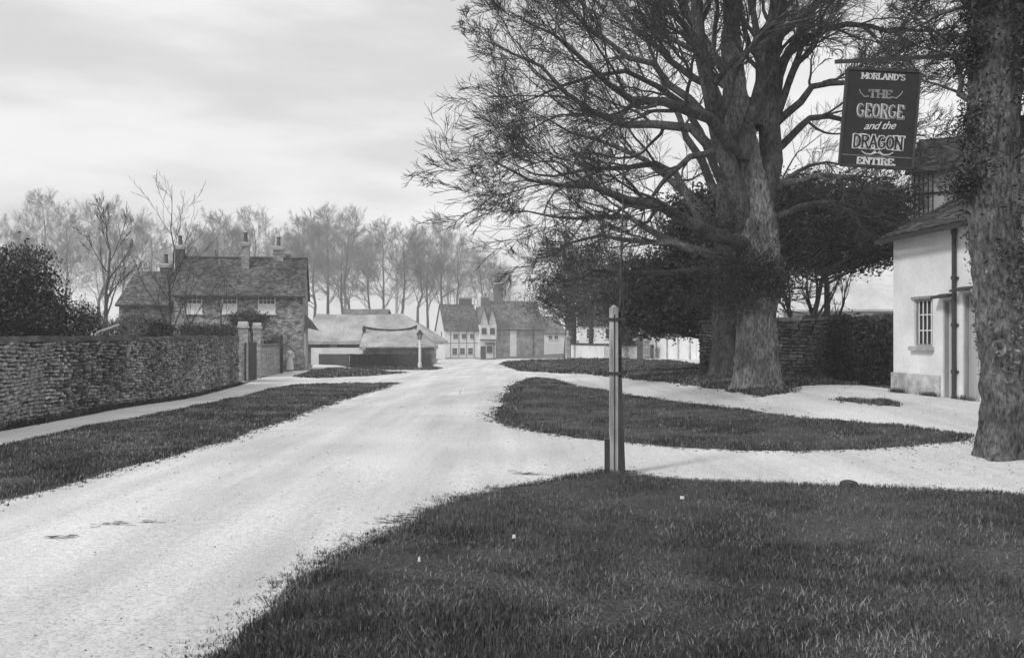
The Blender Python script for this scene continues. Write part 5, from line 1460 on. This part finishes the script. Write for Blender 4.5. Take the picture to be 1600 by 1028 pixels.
# ------------------------------------------------------------------ evergreens in the middle
def evergreen(label, bpx, bpy, dd, blobs, n, size, m=M_EVER, seed=1, trunk_r=.25, group=None, clump=.35, twn=0, name='yew_tree', cat='tree', top=None, flat=.3):
    """blobs: px,py,rx_px,ry_px,weight at distance dd"""
    base = P(bpx, bpy, dd); base.z = gz(base.x, dd)
    t = thing(name, label, cat, base, 0, group); s = dd / F
    bl = []
    for (px, py, rx_, ry_, wt) in blobs:
        c = P(px, py, dd) - base; bl.append((c.x, c.y, c.z, rx_ * s, rx_ * s * .7, ry_ * s, wt))
    zt_ = max(b_[2] for b_ in bl)
    trunk_mesh('trunk', np.array([(0, 0, -.2), (.05, 0, zt_ * .35), (0, 0, zt_ * .7), (0, 0, zt_)]), [trunk_r, trunk_r * .8, trunk_r * .5, .05], seed, M_BARK_D, t, sides=16, rings=14, flare=.4)
    gr = []; g_ = np.random.default_rng(seed)
    for b_ in bl:
        for k in range(max(6, twn)):
            u1 = nrm(g_.normal(0, 1, 3)) * .9; e = np.array(b_[:3]) + u1 * np.array(b_[3:6])
            z0_ = min(max(e[2] - abs(e[0]) * .35 - .3, .8), zt_ * .85); mid = (np.array([0, 0, z0_]) + e) / 2 + g_.normal(0, .15, 3)
            gr.append((resample([(0, 0, z0_), mid, e], 6), np.linspace(trunk_r * .22, .012, 6), 5))
    tube_obj('branches', gr, M_BARK_D, t)
    leaf_obj('foliage', bl, n, size, m, t, seed + 1, clump=clump, flat=flat)
    return t
evergreen('broad dark yew spreading behind the two elms', 1130, 560, E2.y + 4, [(1130, 420, 100, 90, 3), (1060, 455, 90, 60, 2), (1020, 480, 75, 40, 1.2), (1180, 360, 70, 60, 1.2), (1120, 490, 70, 34, 1.4), (1100, 350, 62, 55, 1.6), (1170, 330, 60, 45, 1.0)], 105000, .085, seed=51, trunk_r=.35, clump=.33)
evergreen('dark yew over the shaded wall left of the white outbuilding', 1290, 560, 31, [(1290, 362, 95, 44, 3), (1370, 372, 50, 34, 1.3), (1390, 325, 40, 26, .5), (1260, 310, 40, 30, .5), (1240, 380, 60, 38, 1.8), (1310, 392, 90, 22, 1.5), (1310, 325, 80, 40, 1.1)], 80000, .075, seed=61, trunk_r=.12, clump=.42, twn=26)
evergreen('loose grey evergreen left of the pale stake', 893, 560, 62, [(905, 455, 60, 58, 3), (860, 465, 36, 34, .8), (940, 430, 50, 50, 1.2), (900, 400, 50, 34, .6)], 24000, .09, M_LEAF, seed=71, trunk_r=.32, clump=.5, twn=16, name='evergreen_tree')  # lighter leaf colour paints distance haze into this crown
evergreen('dark bushy evergreen right of the pale stake', 965, 560, 52, [(985, 450, 50, 50, 1.4), (980, 500, 34, 30, 1), (1010, 480, 30, 30, .8)], 20000, .085, M_EVER, seed=81, trunk_r=.22, clump=.4, name='evergreen_tree')
evergreen('low dark laurel bush by the dark gate pier', 985, 560, 66, [(975, 530, 16, 22, 1), (1020, 520, 22, 14, .6)], 3000, .1, M_EVER, seed=83, trunk_r=.1, clump=.3, name='laurel_bush', cat='bush')

# slender bare trunks seen behind the dark wall
def bare(name, label, px, py, dd, hpx, lean, r, seed, spread=(20, 45), group=None, kids=(10, 6, 5), maxl=3, rmin=.008, m=M_TWIG, mt=M_BARK_D, up=.07, ratio=.42, base=None, start=.3):
    b_ = base or P(px, py, dd)
    if base is None: b_.z = gz(b_.x, dd)
    t = thing(name, label, 'tree', b_, 0, group)
    T_ = Tree(seed, kids=kids, ang=spread, ratio=ratio, wander=.13, up=up, maxl=maxl, rmin=rmin, rk=.5, start=start)
    h_ = hz(hpx, dd) - b_.z
    pts = resample([(0, 0, -.2), (lean * .3, 0, h_ * .35), (lean * .7, .1, h_ * .7), (lean, 0, h_)], 12)
    pts[2:] += np.random.default_rng(seed).normal(0, h_ * .008, (10, 3))
    rad = np.linspace(r, r * .12, 12)
    tube_obj('trunk', [(pts, rad, 9)], mt, t)
    T_.spawn(pts, rad, 0)
    tube_obj('crown', T_.get(1, maxl), m, t)
    return t
for k, (px, lean, hp, r, lb) in enumerate(((1252, -.9, 380, .13, 'bare forked tree rising behind the dark wall, leaning left'), (1258, .9, 370, .16, 'thicker bare tree behind the dark wall, leaning right'),
                                           (1285, -.7, 400, .09, 'slim bare tree behind the dark wall, between two others'), (1297, .8, 410, .08, 'slim bare tree behind the dark wall, rightmost of the clump'))):
    bare('bare_tree', lb, px, 500, 30 + .6 * k, hp, lean, r, 90 + k, group='bare trees behind the dark wall', kids=(9, 6, 4), rmin=.007)
for k, (px, r, lb) in enumerate(((886, .3, 'slender dark trunked tree beside the coach house pier'), (923, .22, 'slender tree standing before the pale cottage'))):
    bare('bare_tree', lb, px, 560, 68 + 2 * k, 400, .2, r, 110 + k, kids=(12, 6, 5), rmin=.015, group='slender trees beyond the bank')

# ------------------------------------------------------------------ left garden
lb_ = P(5, 560, 21.5); lb_.z = gz(lb_.x, lb_.y)
bush = thing('laurel_bush', 'huge dark rounded evergreen bush overhanging the wall at far left', 'bush', lb_)
s = 21.5 / F
bl = [(-.3, 0, 1.7, 2.1, 1.7, 1.8, 4), (1.0, .1, 1.7, 1.0, 1.2, 1.2, 1.6), (-1.3, .2, 2.7, 1.5, 1.2, 1.3, 2), (.2, .2, 3.1, 1.0, 1.0, .9, 1), (-2.2, .4, 1.8, 1.6, 1.3, 1.9, 2), (-1.2, -2.2, 1.0, 1.3, .8, 1.1, 2)]
leaf_obj('foliage', bl, 80000, .05, M_EVER, bush, 101, clump=.18, per=30)
leaf_obj('leaf_sprays', [(b_[0], b_[1], b_[2] + .15, b_[3] * 1.08, b_[4] * 1.05, b_[5] * 1.1, b_[6]) for b_ in bl], 5000, .045, M_LEAF, bush, 102, clump=.14, per=14)
gr = []
g = np.random.default_rng(5)
for k in range(60):
    u1 = nrm(g.normal(0, 1, 3)); b_ = bl[g.integers(0, 5)]; e = np.array(b_[:3]) + u1 * np.array(b_[3:6]) * 1.12; e[2] = max(e[2], .5)
    gr.append((resample([(g.normal(0, .3), g.normal(0, .3), 0), e * .5 + np.array([0, 0, .2]), e], 6), np.linspace(.04, .006, 6), 4))
tube_obj('stems', gr, M_BARK_D, bush)

def shrub(label, px, py, dd, rx_, ry_, n, size, m, seed, name='shrub', zc=None, clump=.12, dense=30):
    c = P(px, py, dd); base = Vector((c.x, dd, gz(c.x, dd)))
    t = thing(name, label, 'shrub', base, 0); s = dd / F; cz = c.z - base.z
    g_ = np.random.default_rng(seed); bl = [(0, 0, cz, rx_ * s, rx_ * s * .7, ry_ * s, 2)]
    for k in range(4): bl.append((g_.uniform(-.6, .6) * rx_ * s, 0, cz + g_.uniform(-.4, .6) * ry_ * s, rx_ * s * .55, rx_ * s * .4, ry_ * s * .6, .8))
    leaf_obj('foliage', bl, n, size, m, t, seed, clump=clump)
    gr = []
    for k in range(dense):
        e = np.array([g_.normal(0, .5) * rx_ * s, g_.normal(0, .3) * rx_ * s, cz + g_.uniform(-.2, 1.2) * ry_ * s])
        gr.append((resample([(g_.normal(0, .1), 0, 0), e * np.array([.4, .4, .55]), e], 5), np.linspace(.025, .005, 5), 4))
    tube_obj('stems', gr, M_TWIG, t)
    return t
shrub('dense dark ivy shrub spilling over the top of the rubble wall', 243, 528, 29.8, 30, 30, 7000, .045, M_EVER, 121, clump=.1)
shrub('pale leaved shrub beside the huge bush behind the wall', 130, 500, 26, 26, 36, 2600, .035, M_LEAF, 122)
shrub('straggly shrub behind the wall below the white pole', 175, 515, 29, 36, 18, 2600, .035, M_LEAF_P, 123)
shrub('low leafy shrub over the wall, right of the young tree', 300, 520, 34, 30, 16, 3000, .04, M_LEAF, 124)
shrub('low dark shrub near the end of the rubble wall', 345, 522, 38, 26, 14, 3000, .045, M_EVER, 125)
shrub('round dark shrub against the house between two upper windows', 393, 503, 50, 30, 13, 5000, .07, M_EVER, 126, clump=.2)
shrub('pale shrub under the left wing of the brick house', 215, 505, 45, 40, 16, 4000, .05, M_LEAF_P, 127, clump=.16)
shrub('small shrub behind the low brick wall', 425, 536, 52, 14, 10, 1500, .05, M_LEAF, 128)
bare('young_tree', 'tall slim bare young tree behind the rubble wall', 266, 520, 33, 300, .0, .065, 131, spread=(34, 58), kids=(20, 6, 4), rmin=.004, up=.06, ratio=.36, start=.12)
bare('bare_shrub', 'bare many stemmed shrub behind the wall, right of the young tree', 330, 520, 37, 425, .7, .05, 132, spread=(20, 45), kids=(9, 4, 3), rmin=.006)
bare('bare_shrub', 'bare leaning shrub in front of the house wall', 308, 520, 36, 440, -.6, .045, 133, spread=(20, 45), kids=(9, 4, 3), rmin=.006)
bare('garden_tree', 'medium bare tree behind the huge dark bush', 163, 520, 62, 350, .3, .2, 134, spread=(30, 55), kids=(12, 6, 5, 3), maxl=4, rmin=.012)
pa, pb_ = P(144, 522, 25.5), P(186, 507, 26)
po = MB(); po.bar((0, 0, 0), pb_ - pa, .05); o = po.build('white_pole', M_WHITE); o.location = pa; tag(o, 'white painted pole leaning in the shrubs behind the wall', 'pole')
# weeds along the foot of the wall
g = np.random.default_rng(77)
n = 9000; t_ = g.uniform(0, Lw, n); off = np.abs(g.normal(0, .09, n))
x = WALL_A.x + uw.x * t_ + uw.y * off; y = WALL_A.y + uw.y * t_ - uw.x * off
o = blades('weeds', g, x, y, zt(x, y), .13, .016, M_GRASS, lean=.5); o['label'] = 'weeds along the foot of the rubble wall'
n = 2200; t_ = g.uniform(0, 5, n); off = np.abs(g.normal(0, .05, n)) + .05
x = RF.x + ur.x * t_ + ur.y * off; y = RF.y + ur.y * t_ - ur.x * off
k = np.sin(t_ * 5) + g.normal(0, .4, n) > .3; x, y = x[k], y[k]
o = blades('weeds', g, x, y, zt(x, y), .09, .008, M_GRASS, lean=.6); o['label'] = 'weeds along the foot of the white outbuilding'

g = np.random.default_rng(88)
lx, ly = [], []
for key, k_ in (('front', 900), ('centre', 900), ('left', 700), ('right', 700)):
    pv = np.array([(p.x, p.y) for p in VP[key]]); i_ = g.choice(len(pv), k_)
    lx.append(pv[i_, 0] + g.normal(0, .22, k_)); ly.append(pv[i_, 1] + g.normal(0, .22, k_))
for c_, k_ in ((EB, 500), (IB, 350), (SP, 120)):  # dark leaf litter added round trunks and stake as contact shading
    lx.append(c_.x + g.normal(0, .8, k_)); ly.append(c_.y + g.normal(0, .7, k_) - .2)
lx = np.concatenate(lx); ly = np.concatenate(ly); kk = (ly > 3) & (np.abs(lx) < ly * .62); lx, ly = lx[kk], ly[kk]
v, q = leaf_arrays(g, np.stack([lx, ly, zt(lx, ly) + .012 + .04 * (inside(lx, ly, VP['front']) | inside(lx, ly, VP['centre']))], 1), .018, flat=.0)
v[:, 2] = zt(v[:, 0], v[:, 1]) + .012 + (v[:, 2] - zt(v[:, 0], v[:, 1]) - .012) * .5
tag(link('fallen_leaves_contact_shade', mesh_arrays('fallen_leaves_contact_shade', v, q), mat('dead_leaves', .08, .3, scale=3, island=(.5, 1.6))), 'dead leaves and scraps trodden along the verge edges, added as contact shade round the trunks', kind='stuff')

# stump, litter on the grass
st_ = G(1326, 764)
b = MB(); b.lathe([(.11, -.05), (.10, .03), (.085, .075), (.05, .09), (.01, .093)], n=12)
for i_, v_ in enumerate(b.v): b.v[i_] = (v_[0] * (1 + .12 * math.sin(i_ * 1.7)), v_[1] * (1 + .1 * math.cos(i_ * 2.3)), v_[2])
o = b.build('tree_stump', M_DARKWOOD); o.location = st_; tag(o, 'low dark stump at the edge of the foreground grass', 'stump')
for k, (px, py, sz, lb) in enumerate(((1066, 790, .022, 'white scrap of paper on the grass right of the stake'), (803, 854, .014, 'tiny white scrap on the grass left of the stake'), (655, 892, .009, 'faint white scrap low on the grass'))):
    p = G(px, py); b = MB(); b.hexa([(-sz, -sz * .7, 0), (sz * .9, -sz * .5, .003), (sz, sz * .6, .0), (-sz * .8, sz * .7, .004), (-sz * .8, -sz * .5, .02), (sz * .7, -sz * .4, .035), (sz * .8, sz * .5, .02), (-sz * .7, sz * .6, .028)])
    o = b.build('paper_scrap', M_WHITE); o.location = (p.x, p.y, p.z + .065); tag(o, lb, 'litter', 'scraps on the foreground grass')

# ------------------------------------------------------------------ far row of bare trees
M_WOOD = mat('hazed_wood_twigs', 0.38, 0.5, scale=1)  # palest twigs, with haze painted into the colour
Tw = Tree(400, kids=(13, 8, 6, 5), ang=(30, 66), ratio=(.38, .58, .66, .72), wander=.2, up=.05, maxl=4, rmin=.014, rk=.42, start=.36)
pw = resample([(0, 0, -.5), (.3, 0, 7), (0, 0, 13), (.2, 0, 19)], 10); rw = np.linspace(.3, .05, 10); Tw.out[0] = [(pw, rw, 6)]; Tw.spawn(pw, rw, 0)
vw, qw = tubes(Tw.get(0, 4)); gw = np.random.default_rng(12); VW = []; QW = []
for k in range(12):
    px_ = -60 + 900 * k / 12 + gw.uniform(-12, 12); dd_ = 215 + gw.uniform(-12, 25); c_ = P(px_, 540, dd_); an_ = gw.uniform(0, 6.28); sc_w = (hz(352 + gw.uniform(-14, 14) + max(0, px_ - 560) * .12, dd_) + 2.3) / 22 * gw.uniform(.95, 1.05)
    ca, sa = math.cos(an_), math.sin(an_)
    VW.append(np.stack([(vw[:, 0] * ca - vw[:, 1] * sa) * sc_w * 1.25 + c_.x, (vw[:, 0] * sa + vw[:, 1] * ca) * sc_w + dd_, vw[:, 2] * sc_w - 2.0], 1)); QW.append(qw + k * len(vw))
o = link('distant_woods', mesh_arrays('distant_woods', np.concatenate(VW), np.concatenate(QW)), M_WOOD); tag(o, 'distant bare woodland behind the tall trees, haze painted into its pale colour', kind='stuff')
protos = []
for v_ in range(4):
    T_ = Tree(200 + v_, kids=(17, 9, 7, 6), ang=(30, 66), ratio=(.36, .58, .66, .72), wander=.2, up=.05, maxl=4, rmin=.0095, rk=.42, start=.38)
    rg = np.random.default_rng(v_); h_ = 20.0
    pts = resample([(0, 0, -.5), (.3 * (v_ - 1.5), 0, 7), (.5 * (v_ - 1), 0, 13), (.2, 0, h_)], 10); pts[2:] += rg.normal(0, .12, (8, 3))
    rad = np.linspace(.34, .05, 10)
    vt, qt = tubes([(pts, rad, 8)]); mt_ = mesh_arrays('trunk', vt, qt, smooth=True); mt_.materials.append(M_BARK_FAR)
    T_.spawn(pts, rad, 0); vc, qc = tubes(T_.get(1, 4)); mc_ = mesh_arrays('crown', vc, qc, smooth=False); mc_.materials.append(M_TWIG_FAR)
    protos.append((mt_, mc_))
rng = random.Random(8)
row = [(20, 335), (62, 318), (108, 322), (152, 312), (196, 318), (238, 345), (285, 350), (330, 346), (368, 338), (405, 342), (440, 352), (476, 346), (497, 350), (516, 342), (541, 348), (556, 345), (580, 355), (601, 346), (622, 362), (641, 352), (668, 358), (690, 352), (716, 366), (742, 372), (775, 380)]
where = {0: 'above the huge bush', 1: 'left of the house roof', 2: 'above the house roof', 3: 'above the barns', 4: 'near the white cottage'}
ROWL = ['hazy tall tree at the left edge of the far row', 'hazy tall tree of the far row, second from the left edge, above the huge bush', 'hazy tall tree of the far row above the right shoulder of the huge bush',
 'far tall tree directly behind the medium garden tree', 'far tall tree left of the hipped end of the house roof', 'far tall tree between the garden tree and the young tree', 'far tall tree just right of the slim young tree top',
 'far tall tree above the middle of the long tiled roof', 'far tall tree just left of the taller house chimney', 'far tall tree between the two right hand chimneys', 'far tall tree behind the wide right chimney of the house',
 'far tall tree just past the right end of the house roof', 'far tall tree over the left end of the long barn, second past the house', 'far tall tree over the left part of the long barn, third past the house',
 'far tall tree left of the distant grey barn ridge', 'far tall tree over the distant grey barn ridge', 'far tall tree over the right end of the distant ridge', 'far tall tree above the hipped part of the barn roof',
 'far tall tree above the shed ridge end', 'far tall tree over the lamp post, left of the wide gap', 'far tall tree just left of the white cottage gable', 'far tall tree behind the white cottage gable', 'far tall tree left of the broad cottage chimney',
 'far tall tree right of the broad cottage chimney', 'far tall tree behind the tall chimney of the brick building']
for k, (px, tp) in enumerate(row):
    px += rng.uniform(-9, 9); tp += rng.uniform(-8, 16)
    dd = 150 + rng.uniform(-10, 22) + (25 if px > 640 else 0); b_ = P(px, 540, dd); b_.z = gz(b_.x, dd)
    grp = 0 if px < 110 else 1 if px < 240 else 2 if px < 470 else 3 if px < 660 else 4
    t = thing('bare_tree', ROWL[k], 'tree', b_, rng.uniform(0, 6.28), 'far row of tall hazy trees')
    sc = (hz(tp + 24, dd) - b_.z) / 20.0
    t.scale = (sc * rng.uniform(.9, 1.15), sc * rng.uniform(.9, 1.15), sc)
    for nm, me in zip(('trunk', 'crown'), protos[k % 4]):
        o = bpy.data.objects.new(nm, me); C.objects.link(o); o.parent = t
# low undergrowth behind the barns
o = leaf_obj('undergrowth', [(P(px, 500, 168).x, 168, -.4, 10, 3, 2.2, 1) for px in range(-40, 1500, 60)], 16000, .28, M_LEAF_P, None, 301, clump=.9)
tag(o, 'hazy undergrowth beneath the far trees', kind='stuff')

# ------------------------------------------------------------------ haze
HAZE = 0.0012
hb_ = MB(); hb_.box(-640, 640, -640, 660, -3.5, 34)
hm = bpy.data.materials.new('haze_air'); hm.use_nodes = True
hn = hm.node_tree.nodes; hn.clear()
ho = hn.new('ShaderNodeOutputMaterial'); hv = hn.new('ShaderNodeVolumePrincipled')
hv.inputs['Color'].default_value = (1, 1, 1, 1); hv.inputs['Density'].default_value = HAZE; hv.inputs['Anisotropy'].default_value = 0.0
hm.node_tree.links.new(hv.outputs[0], ho.inputs['Volume'])
o = hb_.build('haze', hm); o['kind'] = 'stuff'

print('TRIS', sum(sum(len(p.vertices) - 2 for p in m.polygons) for m in bpy.data.meshes if m.users) )
